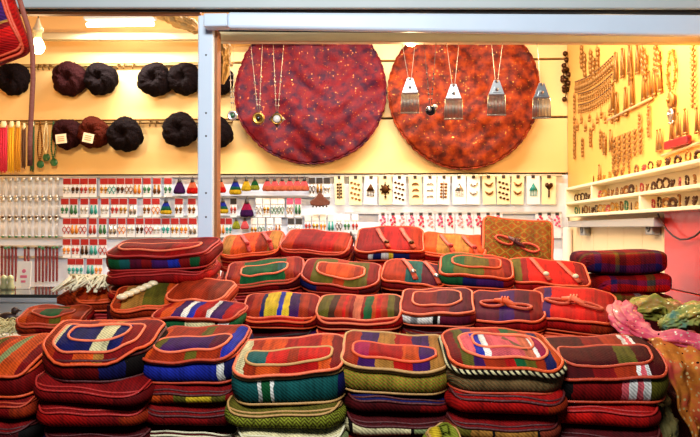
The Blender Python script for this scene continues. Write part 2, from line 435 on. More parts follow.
# pale curtain-like roll in the corner under the shelf
q = at(571, 245, 4.02)
rl = MB(); rl.lathe([(.001, .7), (.026, .7), (.027, 1.0), (.026, q.z + .09), (.02, q.z + .1), (.001, q.z + .1)], 14, (q.x, 4.1, 0))
tag(rl.build('cardboard_tube', mat('pale pink paper', '#ead2c0', .6, var=.05)), 'pale pinkish upright tube in the corner under the shelf', 'tube')

# ------------------------------------------------------------------ hats on the back wall
def make_hat(loc, r, seed, colr, label, tagged=False):
    rr = random.Random(seed)
    h = empty('fur_hat', loc)
    tag(h, label, 'hat', 'brown fur hats on the back wall')
    mb = MB(); N, M_ = 84, 46; V = []
    ph = [rr.random() * 6 for _ in range(8)]
    for j in range(M_ + 1):
        t = PI * j / M_
        for i in range(N):
            a = 2 * PI * i / N
            # axis along -y (towards the viewer), flattened, with a dimple in the crown
            rad = r * math.sin(t) ** .85 if 0 < j < M_ else .0005
            dep = -math.cos(t) * r * .8
            x, z, y = math.cos(a) * rad, math.sin(a) * rad * .97, dep
            dd = math.hypot(x, z) / r
            if y < 0: y += .42 * r * math.exp(-(dd / .28) ** 2)
            k = 1 + .035 * math.sin(3 * a + ph[0]) + .03 * math.sin(5 * a + 3 * t + ph[1]) + .03 * math.sin(9 * a + 7 * t + ph[2]) + .06 * (rr.random() - .5)
            V.append((x * k, y * k, z * k))
    Fc = [(j * N + i, j * N + (i + 1) % N, (j + 1) * N + (i + 1) % N, (j + 1) * N + i) for j in range(M_) for i in range(N)]
    mb.add(V, Fc); mb.build('crown', colr, h)
    lm = MB(); lm.tube([(0, r * .5, r * .6), (0, r * .55, r * .95), (0, r * .72, r * 1.05)], .004, 5); lm.build('hanging_loop', mat('dark cord', '#20120c', .7), h)
    if tagged:
        t_ = MB(); t_.box((-.005 if seed == 1 else 0, -r * .86, -r * .42), (.064, .003, .055), Matrix.Rotation(R(-6 if seed == 1 else 12), 3, 'Y'))
        t2 = t_.build('price_tag', mat('price tag paper', '#ecd8b8', .6), h, smooth=False)
        g = MB(); Mt = Matrix.Rotation(R(-6 if seed == 1 else 12), 3, 'Y')
        for dz in (-.012, 0, .012): g.box(Vector((-.005 if seed == 1 else 0, -r * .86 - .002, -r * .42)) + Mt @ Vector((0, 0, dz)), (.04, .001, .004), Mt)
        g.build('lettering', mat('tag ink', '#b07a50', .7), t2, smooth=False)
    return h
fur_b = mat('dark brown fur', '#26090a', .85, bump=1.0, bscale=110, var=.5, vscale=60)
fur_k = mat('black brown fur', '#0e0506', .85, bump=1.0, bscale=110, var=.5, vscale=60)
fur_r = mat('red brown fur', '#421206', .85, bump=1.0, bscale=110, var=.5, vscale=60)
HATS = [(13, 79, 17, fur_k, 'black-brown fur hat at far left behind the hanging strap'),
        (70, 79, 18, fur_b, 'brown dimpled fur hat, left of the upper pair by the bulb'),
        (101, 79, 17, fur_k, 'dark fur hat, right one of the upper pair by the bulb'),
        (155, 80, 17.5, fur_k, 'black fur hat on upper rail, left of the pair beside post'),
        (184, 79, 17, fur_k, 'black fur hat on upper rail touching the post from the left'),
        (217, 80, 17, fur_k, 'dark fur hat half hidden behind the post on upper rail'),
        (68, 134, 16, fur_b, 'brown fur hat with price tag, leftmost of the lower three'),
        (94, 133, 16.5, fur_r, 'reddish brown fur hat with price tag, middle of lower three'),
        (125, 135, 18, fur_k, 'black-brown fur hat without tag, rightmost of the lower three'),
        (180, 130, 18, fur_k, 'black fur hat on lower rail just left of the post'),
        (216, 133, 17, fur_k, 'dark fur hat half hidden behind the post on lower rail')]
for i, (x, y, r, m_, lab) in enumerate(HATS):
    rr_ = r * 4.07 / 700
    q = at(x, y, YB - rr_ * .82)
    make_hat(q, rr_, 1 if i == 6 else i + 2 if i != 7 else 99, m_, lab, i in (6, 7))

# ------------------------------------------------------------------ round sequined cloths
def round_cloth(cx, cy, r, m_, label, seed, waves):
    c = at(cx, cy, 4.13); rad = r * 4.13 / 700
    rr = random.Random(seed); ph = [rr.random() * 6.28 for _ in range(12)]
    mb = MB(); NA, NR = 180, 34
    def z(x, y_):
        s = 0
        for k in range(6):
            a = ph[k]; f = 9 + 5 * k; s += math.sin((x * math.cos(a) + y_ * math.sin(a)) * f + ph[k + 6]) * .012 / (1 + .35 * k)
        s += .0035 * math.sin(x * 47 + 6 * math.sin(y_ * 9 + ph[3]) + ph[0]) * math.sin(y_ * 21 + ph[4]) + .003 * math.sin(y_ * 60 + 5 * math.sin(x * 11 + ph[5]))
        return s
    V = [(0, z(0, 0), 0)]
    for j in range(1, NR + 1):
        for i in range(NA):
            a = 2 * PI * i / NA
            q = rad * j / NR * (1 + (.018 * abs(math.sin(a * waves / 2)) - .01 if j > NR - 2 else 0) + .012 * math.sin(3 * a + ph[1]) * j / NR)
            x, y_ = math.cos(a) * q, math.sin(a) * q
            V.append((x, z(x, y_) + .01 * math.sin(a * 11 + ph[2]) * (j / NR) ** 4, y_))
    Fc = [(0, 1 + i, 1 + (i + 1) % NA) for i in range(NA)]
    Fc += [(1 + (j - 1) * NA + i, 1 + j * NA + i, 1 + j * NA + (i + 1) % NA, 1 + (j - 1) * NA + (i + 1) % NA) for j in range(1, NR) for i in range(NA)]
    mb.add(V, Fc)
    root = empty('round_cloth', c); tag(root, label, 'cloth', 'round sequined cloths on the back wall')
    o = mb.build('cloth', m_, root); solid(o, .004, 0)
    e = MB(); e.tube([(math.cos(a) * rad * (1.004 + .012 * abs(math.sin(a * waves / 2)) + .012 * math.sin(3 * a + ph[1])), 0.002 + z(math.cos(a) * rad, math.sin(a) * rad) + .01 * math.sin(a * 11 + ph[2]), math.sin(a) * rad * (1.004 + .012 * abs(math.sin(a * waves / 2)) + .012 * math.sin(3 * a + ph[1])))
                     for a in [k * 2 * PI / 240 for k in range(240)]], .006, 5, True)
    e.build('edging', m_, root)
    return root
c_red = sequin('crimson sequined cloth', '#30041e', '#560616', '#68080e', '#d8803c', 66, .17, 20)
c_or = sequin('orange sequined cloth', '#441004', '#702004', '#923404', '#e09a3c', 66, .17, 20)
round_cloth(310.5, 89, 75, c_red, 'crimson round sequined cloth hanging on the back wall', 3, 56)
round_cloth(464, 93, 74, c_or, 'orange-brown round sequined cloth hanging right of the crimson one', 8, 56)

# ------------------------------------------------------------------ necklaces hanging from the timber strip
silver = JC[2]; chain_m = mat('pale chain', '#a89a86', .4, .5)
YN = 2.37
def necklace(xl, xr, ytop, xp, yp, kind, label, Y=YN):
    c = at(xp, yp, Y); n = empty('necklace', c)
    tag(n, label, 'necklace', 'necklaces hanging from the timber strip')
    k = Y / 700
    for sx in (xl, xr):
        if sx is None: continue
        a = at(sx, ytop, Y) - c; b_ = Vector((.003 if sx > xp else -.003, 0, .012))
        t = MB(); pts = [a.lerp(b_, i / 12) + Vector((0, 0, 0)) for i in range(13)]; t.tube(pts, .0009, 5)
        if kind in ('disc', 'diamond', 'small', 'dark'):
            for i in (6, 7, 9, 10, 11): t.ball(pts[i], .0034, n=7, m=5)
        t.build('chain', chain_m if kind != 'dark' else mat('dark bead', '#2c1a14', .4), n)
    p_ = MB()
    if kind == 'tassel':
        p_.prism([(-.009, .036), (.009, .036), (.026, -.012), (-.026, -.012)], -.003, .003, (0, 0, -.01)); p_.ball((0, -.001, .022), .006)
        p_.prism([(-.007, .012), (.007, .012), (.014, -.006), (-.014, -.006)], -.006, -.003, (0, 0, -.01)); p_.ball((0, -.006, -.006), .006)
        p_.tube([(-.027, 0, -.022), (.027, 0, -.022)], .0035, 6)
        p_.build('pendant', silver, n, smooth=False)
        f = MB()
        for i in range(13):
            x = -.027 + .054 * i / 12; x2 = x * 1.06
            f.tube([(x, 0, -.024), (x2, -.002, -.055), (x2 * 1.02, 0, -.09 + .003 * math.sin(i * 2.1))], .0019, 5); f.ball((x2 * 1.02, 0, -.091), .003, n=6, m=4)
        f.build('fringe', mat('pewter fringe', '#a09a86', .4, .8), n)
    elif kind in ('disc', 'small'):
        r = .021 if kind == 'disc' else .017
        p_.lathe([(.0005, 0), (r * .6, 0), (r * .75, -.002), (r, -.001), (r * 1.03, .003), (r, .006), (.0005, .006)], 22, (0, -.003, -.012), M=Matrix.Rotation(R(-90), 3, 'X'))
        p_.build('pendant', JC[1] if kind == 'disc' else silver, n)
        s_ = MB(); s_.ball((0, -.006, -.012), r * .42, (1, .5, 1), 12, 8); s_.build('stone', mat('dark stone', '#251a10', .2) if kind == 'disc' else JC[4], n)
    elif kind == 'diamond':
        p_.prism([(-.028, 0), (0, .028), (.028, 0), (0, -.028)], -.003, .003, (0, 0, -.014)); p_.build('pendant', mat('grey silver', '#8c8a84', .35, .85), n)
        s_ = MB(); s_.ball((0, -.004, -.014), .013, (1, .5, 1), 14, 8); s_.build('stone', mat('pearl white', '#ece6d6', .25), n)
        p2 = MB(); p2.tube([(math.cos(a) * .017, -.004, math.sin(a) * .017 - .014) for a in [q * 2 * PI / 18 for q in range(18)]], .003, 5, True); p2.build('bezel', JC[1], n)
    elif kind == 'dark':
        p_.ball((0, -.002, -.01), .018, (1, .5, .9), 12, 8); p_.build('pendant', mat('black stone', '#1c1818', .15), n)
        s_ = MB(); s_.ball((-.004, -.01, -.006), .007, (1, .6, 1)); s_.ball((.016, 0, .004), .008); s_.build('bead', silver, n)
    return n
necklace(229, 234, 41, 232.5, 112, 'small', 'thin necklace with small green-centred pendant beside the post')
necklace(250.5, 262.5, 41, 258.5, 115, 'disc', 'beaded necklace with round gold pendant on the crimson cloth')
necklace(273, 284, 41, 277, 115, 'diamond', 'beaded necklace with diamond pendant and white stone')
necklace(402, 415, 43, 410, 86, 'tassel', 'silver fringed pendant necklace, leftmost of four, below the bulb')
necklace(424, 436, 43, 430.5, 108, 'dark', 'dark beaded necklace with black stone pendant')
necklace(446.5, 459, 43, 453.5, 92, 'tassel', 'silver fringed pendant necklace in middle of the orange cloth')
necklace(491.5, 502.5, 43, 496.5, 88, 'tassel', 'silver fringed pendant necklace right of centre on the orange cloth')
necklace(537, None, 43, 541.5, 91, 'tassel', 'silver fringed pendant necklace at right rim of the orange cloth')

# ------------------------------------------------------------------ cards and strands on the board
k4 = 4.15 / 700
card_hdr = mat('red card', '#960f10', .5); card_wht = mat('clear white packet', '#e8ecf2', .3)
hdr = MB(); hdr.box((0, -.003, -.020), (.047, .003, .036)); hdr_me = hdr.mesh('header', card_hdr, False)
bak = MB(); bak.box((0, 0, -.058), (.05, .002, .116)); bak_me = bak.mesh('earring_card', card_wht, False)
ea = MB(); ea.tube([(0, 0, 0), (0, 0, -.014)], .0012, 5); ea.ball((0, 0, -.026), .011, (1, .5, 1.2), 8, 6); ea.ball((0, -.002, -.045), .006, n=7, m=5); ea_me = ea.mesh('earring', silver)
eb = MB(); eb.tube([(math.cos(a) * .0105, 0, math.sin(a) * .015 - .028) for a in [q * 2 * PI / 14 for q in range(14)]], .0028, 5, True); eb.ball((0, 0, -.05), .005, n=6, m=4); eb.tube([(0, 0, 0), (0, 0, -.014)], .0012, 5); eb_me = eb.mesh('earring', silver)
ec = MB(); ec.prism([(-.004, 0), (.004, 0), (.011, -.045), (0, -.058), (-.011, -.045)], -.002, .002); ec_me = ec.mesh('earring', silver)
EC = [('bronze', JC[0]), ('silver', JC[2]), ('green', JC[4]), ('red', JC[5]), ('gold', JC[1]), ('turquoise', JC[6]), ('dark bronze', JC[3]), ('amber', JC[7])]
def earring_card(px, z, label, e_me, em, hm=None, group=None, w=1.0):
    x = at(px, 200, 4.165).x
    o = inst(bak_me, 'earring_card', loc=(x, 4.166, z), scale=(w, 1, 1)); tag(o, label, 'earrings', group)
    inst(hdr_me, 'header', o, material=hm or card_hdr)
    for s in (-1, 1): inst(e_me, 'earring', o, (s * .0125, -.007, -.042), material=em)
    return o
sk = MB(); prof = [(.005, 0), (.008, -.012), (.0105, -.03), (.016, -.05), (.023, -.075), (.025, -.088), (.02, -.096), (.001, -.098)]
def tassel_earring(px, z, bands, label, group, s=1.0):
    x = at(px, 200, 4.13).x
    t = empty('tassel_earring', (x, 4.14, z), (0, 0, 0)); t.scale = (s, s, s); tag(t, label, 'earring', group)
    c_ = MB(); c_.tube([(0, .01, .004), (0, -.002, 0), (0, 0, -.012)], .002, 5); c_.lathe([(.001, -.008), (.009, -.01), (.0115, -.026), (.014, -.034), (.001, -.036)], 12, sy=.7)
    c_.build('cap', mat('black cap', '#1c1616', .5), t)
    m_ = woven(bands, 2, rough=.8)
    q = MB(); V = []
    N = 28; ps = [(.012, -.03), (.019, -.045), (.028, -.066), (.034, -.084), (.034, -.094), (.028, -.102), (.001, -.104)]
    rs = [[(math.cos(2 * PI * i / N) * r * (1 + .06 * (i % 2)), math.sin(2 * PI * i / N) * r * .5 * (1 + .06 * (i % 2)), zz) for i in range(N)][::-1] for r, zz in ps]
    q.rings(rs); q.build('skirt', m_, t)
    return t
# red-topped cards left of the post
GL = 'red-topped earring cards left of the post'
rows_l = {0: [67, 75.5, 84, 92.5, 104, 112, 120.5, 129, 137.5, 147, 157, 168], 1: [65, 74, 84.5, 94, 105, 115, 123.5, 133, 147, 156],
          2: [67, 75, 83, 93, 103, 113, 122, 131, 140, 149, 157, 166, 175, 184, 193], 3: [67, 76, 85, 94, 103], 4: [72, 80, 91, 99]}
rown = ['top rail', 'second rail', 'third rail', 'fourth rail', 'lowest rail']
for r_, xs in rows_l.items():
    for i, x in enumerate(xs):
        n_, em = rnd.choice(EC); e_me = rnd.choice((ea_me, ea_me, eb_me, ec_me))
        earring_card(x, ZR[r_] - .008, 'red-topped card of %s earrings, %s from left on the %s' % (n_, ORD[i], rown[r_]), e_me, em, None, GL)
for x, r_, b_, lab in ((179, 0, 'purple', 'purple tassel earring on the top rail left of the post'), (192, 0, 'brightred salmon', 'coral red tassel earring on the top rail touching the post'),
                       (165.5, 1, 'yellow:2 green:1 teal:1 blue:2', 'blue, green and yellow tassel earring left of the post')):
    tassel_earring(x, ZR[r_] - .004, b_, lab, 'tassel earrings on the board')
for i, x in enumerate((179, 192)):
    earring_card(x, ZR[1] - .008, 'red-topped card of bronze earrings, %s of two beside the post on the second rail' % ('left' if i == 0 else 'right'), ea_me, JC[0], None, GL)
# right of the post
for x, r_, b_, lab, s in ((220, 0, 'brightred salmon', 'red tassel earring on the top rail just right of post', .95), (235, 0, 'yellow:3 green teal blue:3', 'blue to yellow tassel earring on top rail right of post', 1.05),
                       (246, 0, 'yellow', 'plain yellow tassel earring on the top rail', .85), (254.5, 0, 'lime green', 'green tassel earring on the top rail', .8),
                       (222.5, 1, 'yellow:3 green teal blue:3', 'blue to yellow tassel earring on second rail behind the post', .95), (246.5, 1, 'purple magenta', 'violet tassel earring on second rail right of the post', 1.15),
                       (236, 2, 'lime', 'lime green tassel earring on the third rail', .7), (244.5, 2, 'pink', 'single pink tassel earring on third rail beside the lime one', .7)):
    tassel_earring(x, ZR[r_] - .004, b_, lab, 'tassel earrings on the board', s)
for i, x in enumerate((267, 274.5, 282, 289.5, 297, 304)):
    tassel_earring(x, ZR[0] - .004, 'salmon pink', 'pink tassel earring, %s from left of the pink row' % ORD[i], 'row of pink tassel earrings', .85)
hdr_k = mat('dark card', '#2a2424', .5); hdr_w = mat('white card', '#ece8e0', .5); hdr_p = mat('pink card', '#d84a6c', .5)
def pale_row(xs, z, hm, cname, gname, where):
    for i, x in enumerate(xs):
        n_, em = rnd.choice(EC); e_me = rnd.choice((ea_me, eb_me, ec_me))
        earring_card(x, z, '%s card of %s earrings, %s from left %s' % (cname, n_, ORD[i], where), e_me, em, hm, gname, .8)
pale_row((312, 319.5, 327), ZR[0] - .008, hdr_k, 'dark-topped', 'dark-topped earring cards', 'on top rail after the pink tassels')
pale_row((233.5,), ZR[1] - .008, hdr_k, 'dark-topped', 'dark-topped earring cards', 'on second rail beside violet tassel')
pale_row((259, 266.5, 274, 281), ZR[1] - .008, hdr_w, 'white-topped', 'white-topped earring cards', 'on second rail under pink tassels')
pale_row((290, 298), ZR[1] - .008, hdr_p, 'pink-topped', 'pink-topped earring cards', 'on the second rail')
pale_row((222, 229), ZR[2] - .008, card_hdr, 'red-topped', 'red-topped cards right of the post', 'on third rail right of post')
pale_row((254, 261.5, 270, 278), ZR[2] - .008, hdr_w, 'white-topped', 'white-topped earring cards', 'on third rail over the tan bag')
pale_row((291, 299), ZR[2] - .008, hdr_k, 'dark-topped', 'dark-topped earring cards', 'on the third rail')
pale_row((308, 315.5, 323, 331, 339, 347, 355), ZR19 - .008, hdr_w, 'white-topped', 'white-topped earring cards', 'under the brown purse')
# brown hanging purse
q = at(320, 198, 4.13)
pu = empty('coin_purse', q); tag(pu, 'small brown triangular purse hanging on the white board', 'purse')
b_ = MB(); b_.prism([(-.008, .03), (.008, .03), (.024, .005), (.06, -.02), (.055, -.042), (0, -.05), (-.055, -.042), (-.06, -.02), (-.024, .005)], -.012, .012)
bevel(b_.build('pouch', mat('brown leather', '#5a2a14', .5, bump=.3), pu, smooth=False), .006, 3)
t = MB(); t.tube([(-.004, 0, .03), (0, .02, .055), (.004, 0, .03)], .002, 5)
for x in (-.04, -.02, 0, .02, .04): t.ball((x, -.012, -.05), .006, n=6, m=4)
t.build('trim', mat('dark beads', '#2c1a14', .5), pu)
# pink-beaded packets, lower row at right
pk = MB(); pk.box((0, 0, -.075), (.052, .002, .14)); pk_me = pk.mesh('bead_packet', mat('frosted packet', '#e6e0e2', .25), False)
pb_ = MB()
for i in range(7): pb_.ball((math.sin(i * 2.4) * .013, -.006, -.02 - i * .009), .008, (1, .7, 1), 7, 5)
pb_me = pb_.mesh('beads', JC[5])
pl = MB(); pl.box((0, -.003, -.004), (.02, .004, .018)); pl_me = pl.mesh('clip', hdr_k, False)
pinks = [mat('pink bead', '#e0557a', .35), mat('rose bead', '#c8284a', .35), mat('pale pink bead', '#eaa0a8', .35)]
for i, x in enumerate([383, 393, 402, 411.5, 421, 430, 440, 450, 460, 469, 478.5, 488, 498, 540, 549, 557]):
    o = inst(pk_me, 'bead_packet', loc=(at(x, 220, 4.166).x, 4.166, ZR19 - .004))
    tag(o, 'clear packet of pink beads, %s from left on the lower right rail' % ORD[i], 'bead packet', 'pink bead packets on the lower right rail')
    inst(pb_me, 'beads', o, material=pinks[i % 3]); inst(pl_me, 'clip', o)
# large jewellery cards
crd = MB(); crd.box((0, 0, -.083), (.08, .003, .166)); crd_me = crd.mesh('jewellery_card', hdr_w, False)
c_cr = mat('cream card', '#ecdcae', .55); c_wh = mat('bright white card', '#f2f0ea', .45)
def motif(k):
    m = MB()
    if k == 'leaf':
        for i in range(5):
            for s in (-1, 1): m.ball((s * .014, 0, -.045 - i * .019), .010, (1, .35, .65), 8, 5)
        m.tube([(0, 0, -.03), (0, 0, -.135)], .0025, 5)
    elif k == 'crescent':
        for i in range(3): m.tube([(math.cos(a) * .021, 0, math.sin(a) * .014 - .055 - i * .036) for a in [R(10 + q * 16) for q in range(11)]], [.001 + .005 * math.sin(PI * q / 10) for q in range(11)], 6)
    elif k == 'medal':
        m.lathe([(.001, 0), (.022, 0), (.025, .003), (.018, .006), (.001, .007)], 16, (0, 0, -.075), M=Matrix.Rotation(R(90), 3, 'X'))
        for i in range(8): m.ball((math.cos(i * PI / 4) * .029, 0, -.075 + math.sin(i * PI / 4) * .029), .006, n=7, m=5)
        m.ball((0, -.003, -.12), .008); m.tube([(0, 0, -.03), (0, 0, -.05)], .003, 5)
    elif k == 'triangle':
        m.prism([(0, -.04), (.026, -.085), (-.026, -.085)], -.003, .003)
        for i in range(5): m.tube([(-.02 + i * .01, 0, -.085), (-.02 + i * .01, 0, -.11)], .0022, 5); m.ball((-.02 + i * .01, 0, -.113), .004, n=6, m=4)
    elif k == 'dots':
        for i in range(4):
            for j in range(3): m.ball((-.022 + j * .022 + (i % 2) * .006 - .003, 0, -.035 - i * .03 - .006 * j), .009, (1, .4, .75), 8, 5)
    elif k == 'birds':
        for z in (-.055, -.105):
            for s in (-1, 1): m.tube([(s * .004, 0, z), (s * .014, 0, z + .006), (s * .026, 0, z + .018)], [.006, .007, .002], 6)
            m.ball((0, -.001, z), .009, (1, .5, .8), 8, 5)
    elif k == 'heart':
        m.prism([(0, -.085), (-.022, -.06), (-.02, -.043), (-.008, -.04), (0, -.05), (.008, -.04), (.02, -.043), (.022, -.06)], -.004, .003)
        m.tube([(0, 0, -.085), (0, 0, -.125)], .005, 6)
    return m
MO = {k: motif(k).mesh('brooch', JC[3]) for k in ('leaf', 'crescent', 'medal', 'triangle', 'dots', 'birds', 'heart')}
CARDS = [(339, 'leaf', c_cr, 3, .72), (355.5, 'dots', c_cr, 0, .95), (371, 'triangle', c_wh, 3, .95), (385, 'medal', c_cr, 3, .95), (399.5, 'dots', c_wh, 3, .95), (415, 'crescent', c_cr, 0, .95), (430, 'crescent', c_wh, 2, .95),
         (444, 'leaf', c_wh, 0, .92), (459, 'triangle', c_wh, 2, 1), (473.5, 'birds', c_wh, 2, .95), (488.5, 'birds', c_cr, 0, .95), (503.5, 'dots', c_cr, 3, .95), (518, 'birds', c_cr, 0, .9), (533, 'triangle', c_wh, 6, .95), (549, 'heart', c_cr, 3, 1.02)]
for i, (x, k, cm, jm, s) in enumerate(CARDS):
    o = inst(crd_me, 'jewellery_card', loc=(at(x, 190, 4.165).x, 4.165, ZR[0] - .006), rot=(0, R((i * 37 % 5) - 2), 0), material=cm, scale=(s, 1, 1))
    tag(o, '%s jewellery card with %s, %s from left in the card row' % ('cream' if cm == c_cr else 'white', {'leaf': 'leaf spray', 'dots': 'spotted pieces', 'triangle': 'fringed triangle', 'medal': 'round medallion', 'crescent': 'three crescents', 'birds': 'bird-like pieces', 'heart': 'dark heart'}[k], ORD[i]), 'jewellery card', 'large jewellery cards on the right of the board')
    inst(MO[k], 'brooch', o, (0, -.005, 0), material=JC[jm])
    inst(pl_me, 'clip', o)
# pale strands at far left (three rails) and dark red bead strings
sv = MB()
sv.box((0, 0, -.012), (.022, .006, .026))
for i in (-1, 0, 1): sv.tube([(i * .008, 0, -.022), (i * .009, -.001, -.11)], .0022, 5)
sv.ball((0, -.002, -.112), .007, (1.6, 1, 1), 8, 5)
sv_me = sv.mesh('silver_strand', mat('pale silver strand', '#cdc9c0', .35, .45), True)
tipm = MB(); tipm.ball((0, -.003, -.117), .009, (1.2, .8, 1), 8, 5); tip_me = tipm.mesh('charm', JC[3])
for r_ in range(3):
    for i in range(9):
        x = 3 + i * 6.7
        o = inst(sv_me, 'silver_strand', loc=(at(x, 200, 4.16).x, 4.16, ZR[r_] - .004))
        tag(o, 'pale silver strand, %s from left edge on the %s' % (ORD[i], rown[r_]), 'jewellery strand', 'pale silver strands at far left')
        inst(tip_me, 'charm', o, material=[JC[2], JC[3], JC[4]][r_])
bs = MB()
for i in range(24): bs.ball((0, 0, -.012 - i * .0085), .0072, n=7, m=5)
bs.tube([(0, .004, 0), (0, 0, -.01)], .002, 5)
bs_me = bs.mesh('bead_string', mat('dark garnet beads', '#6c0a12', .3))
kn = MB(); kn.ball((0, -.002, -.008), .009, n=8, m=6); kn_me = kn.mesh('knot', JC[4])
n = 0
for x in (2, 5.5, 9, 12.5, 16, 25, 28.5, 36, 39.5, 43, 46.5, 50, 53.5, 57):
    o = inst(bs_me, 'bead_string', loc=(at(x, 250, 4.16).x, 4.16, ZR[3] - .055 + .004 * math.sin(x)))
    tag(o, 'dark red bead string, %s from the left edge above the display case' % ORD[n], 'bead string', 'dark red bead strings'); n += 1
    inst(kn_me, 'knot', o, material=JC[4] if int(x) % 2 else JC[3])
struct(MB().box(((at(-20, 250, 4.17).x + at(60, 250, 4.17).x) / 2, 4.185, ZR[3] - .055), (at(60, 250, 4.17).x - at(-20, 250, 4.17).x, .03, .012)).build('trim_23', alu, smooth=False))
# tassel hanks at far left below the lower hat rail
def hank(px, wpx, y0, y1, m_, label, name='yarn_tassel'):
    a, b_ = at(px, y0, 4.14), at(px, y1, 4.14); L = a.z - b_.z; W = wpx * k4 / 2
    t = empty(name, a); tag(t, label, 'tassel', 'yarn tassels hanging at far left')
    s = MB(); N = max(5, int(wpx * 1.3))
    for i in range(N):
        x = -W + 2 * W * (i + .5) / N
        s.tube([(x * .5, 0, 0), (x * .9, -.012, -.03), (x, -.014 + .004 * math.sin(i * 2.3), -L * .5), (x + .002 * math.sin(i), -.012, -L + .008 * math.sin(i * 1.7))], W / N * 1.25 + .0008, 6)
    s.build('strands', m_, t)
    c_ = MB(); c_.lathe([(.001, .005), (W * .6, .004), (W * .85, -.02), (W * .9, -.035), (.001, -.036)], 12, sy=.6, c=(0, -.01, 0)); c_.build('binding', mat('pale cord', '#e8dcae', .7), t)
    return t
Y_ = lambda n_, c: mat(n_, c, .8, bump=.3, bscale=120)
hank(4.5, 8, 122, 172, Y_('pink yarn', '#d42a48'), 'bright pink yarn tassel at the left edge below the hat')
hank(12.5, 6, 122, 172, Y_('yellow yarn', '#e8b020'), 'yellow yarn tassel next to the pink one')
hank(19, 5.5, 122, 171, Y_('golden yarn', '#d0901c'), 'golden yarn tassel, second of the two yellow ones')
hank(25, 4, 124, 168, Y_('brown yarn', '#5a3820'), 'brown yarn tassel behind the hanging strap')
hank(33.5, 4, 122, 171, Y_('green yarn', '#2c5430'), 'dark green yarn tassel right of the hanging strap')
def bead_neck(px, y0, y1, label, cm):
    a, b_ = at(px, y0, 4.15), at(px, y1, 4.15); L = a.z - b_.z
    t = empty('bead_necklace', a); tag(t, label, 'necklace', 'bead necklaces at far left')
    s = MB(); pts = []
    for sgn in (-1, 1):
        for i in range(22): s.ball((sgn * .013 * math.sin(PI * min(1, i / 14) * .5 + (.0 if i < 14 else 0)) * (1 if i < 16 else (22 - i) / 6), -.006, -L * i / 22), .0055, n=7, m=5)
    s.build('beads', cm, t)
    d = MB(); d.lathe([(.001, 0), (.02, -.001), (.024, -.006), (.018, -.012), (.001, -.014)], 16, (0, -.004, -L - .014), M=Matrix.Rotation(R(-90), 3, 'X') @ Matrix.Scale(-1, 3, (0, 0, 1))); d.build('pendant', JC[4], t)
bead_neck(40.5, 122, 162, 'brown bead necklace with green disc pendant at left', JC[0])
bead_neck(54, 122, 160, 'green bead necklace with green disc pendant beside lower hats', JC[4])
bead_neck(46.5, 122, 155, 'cream bead necklace between the two green pendants', mat('cream bead', '#e8d8a8', .4))

# ------------------------------------------------------------------ jewellery on the right wall
bronze_pl = mat('antique bronze', '#9a6c30', .45, .5)
def wallpos(px, py): 
    q = atx(px, py, XR - .012); return q
ROT = (0, 0, -PI / 2)
te = MB(); te.prism([(-.005, 0), (.005, 0), (.017, -.055), (.02, -.11), (-.02, -.11), (-.017, -.055)], -.002, .002)
for i in range(4): te.ball((-.015 + .01 * i, 0, -.114), .005, n=6, m=4)
te.ball((0, 0, .004), .006); te_me = te.mesh('triangle_earring', bronze_pl)
sp = MB(); sp.prism([(0, .0), (.006, -.015), (.017, -.10), (-.017, -.10), (-.006, -.015)], -.003, .003); sp.ball((0, 0, .004), .006); sp.box((0, 0, -.104), (.038, .007, .01)); sp_me = sp.mesh('spire_pendant', bronze_pl)
dr = MB(); dr.tube([(0, 0, 0), (0, 0, -.02)], .0016, 5); dr.ball((0, 0, -.028), .009, (1, .6, 1.2), 8, 5); dr.ball((0, 0, -.045), .006, n=7, m=5); dr_me = dr.mesh('drop_earring', bronze_pl)
fe = MB()
for i in range(5): fe.ball((.004 * math.sin(i * 2), 0, -.012 - i * .02), .0135, (1, .45, .9), 8, 5)
fe.tube([(0, 0, .006), (0, 0, -.1)], .002, 5); fe_me = fe.mesh('leaf_earring', bronze_pl)
ch = MB()
for i in range(5): ch.tube([(-.02, 0, -i * .024 + .004), (0, 0, -.014 - i * .024), (.02, 0, -i * .024 + .004)], .0042, 5)
ch.tube([(0, 0, .01), (0, 0, -.11)], .0016, 5); ch_me = ch.mesh('chevron_pendant', bronze_pl)
me2 = MB(); me2.lathe([(.001, 0), (.03, 0), (.034, .004), (.022, .008), (.001, .01)], 18, (0, 0, -.03), M=Matrix.Rotation(R(90), 3, 'X'))
me2.ball((0, -.01, -.03), .01)
for i in range(5): me2.ball((-.024 + i * .012, 0, -.066 - .006 * math.sin(PI * i / 4)), .006, n=6, m=4)
me2_me = me2.mesh('medallion', bronze_pl)
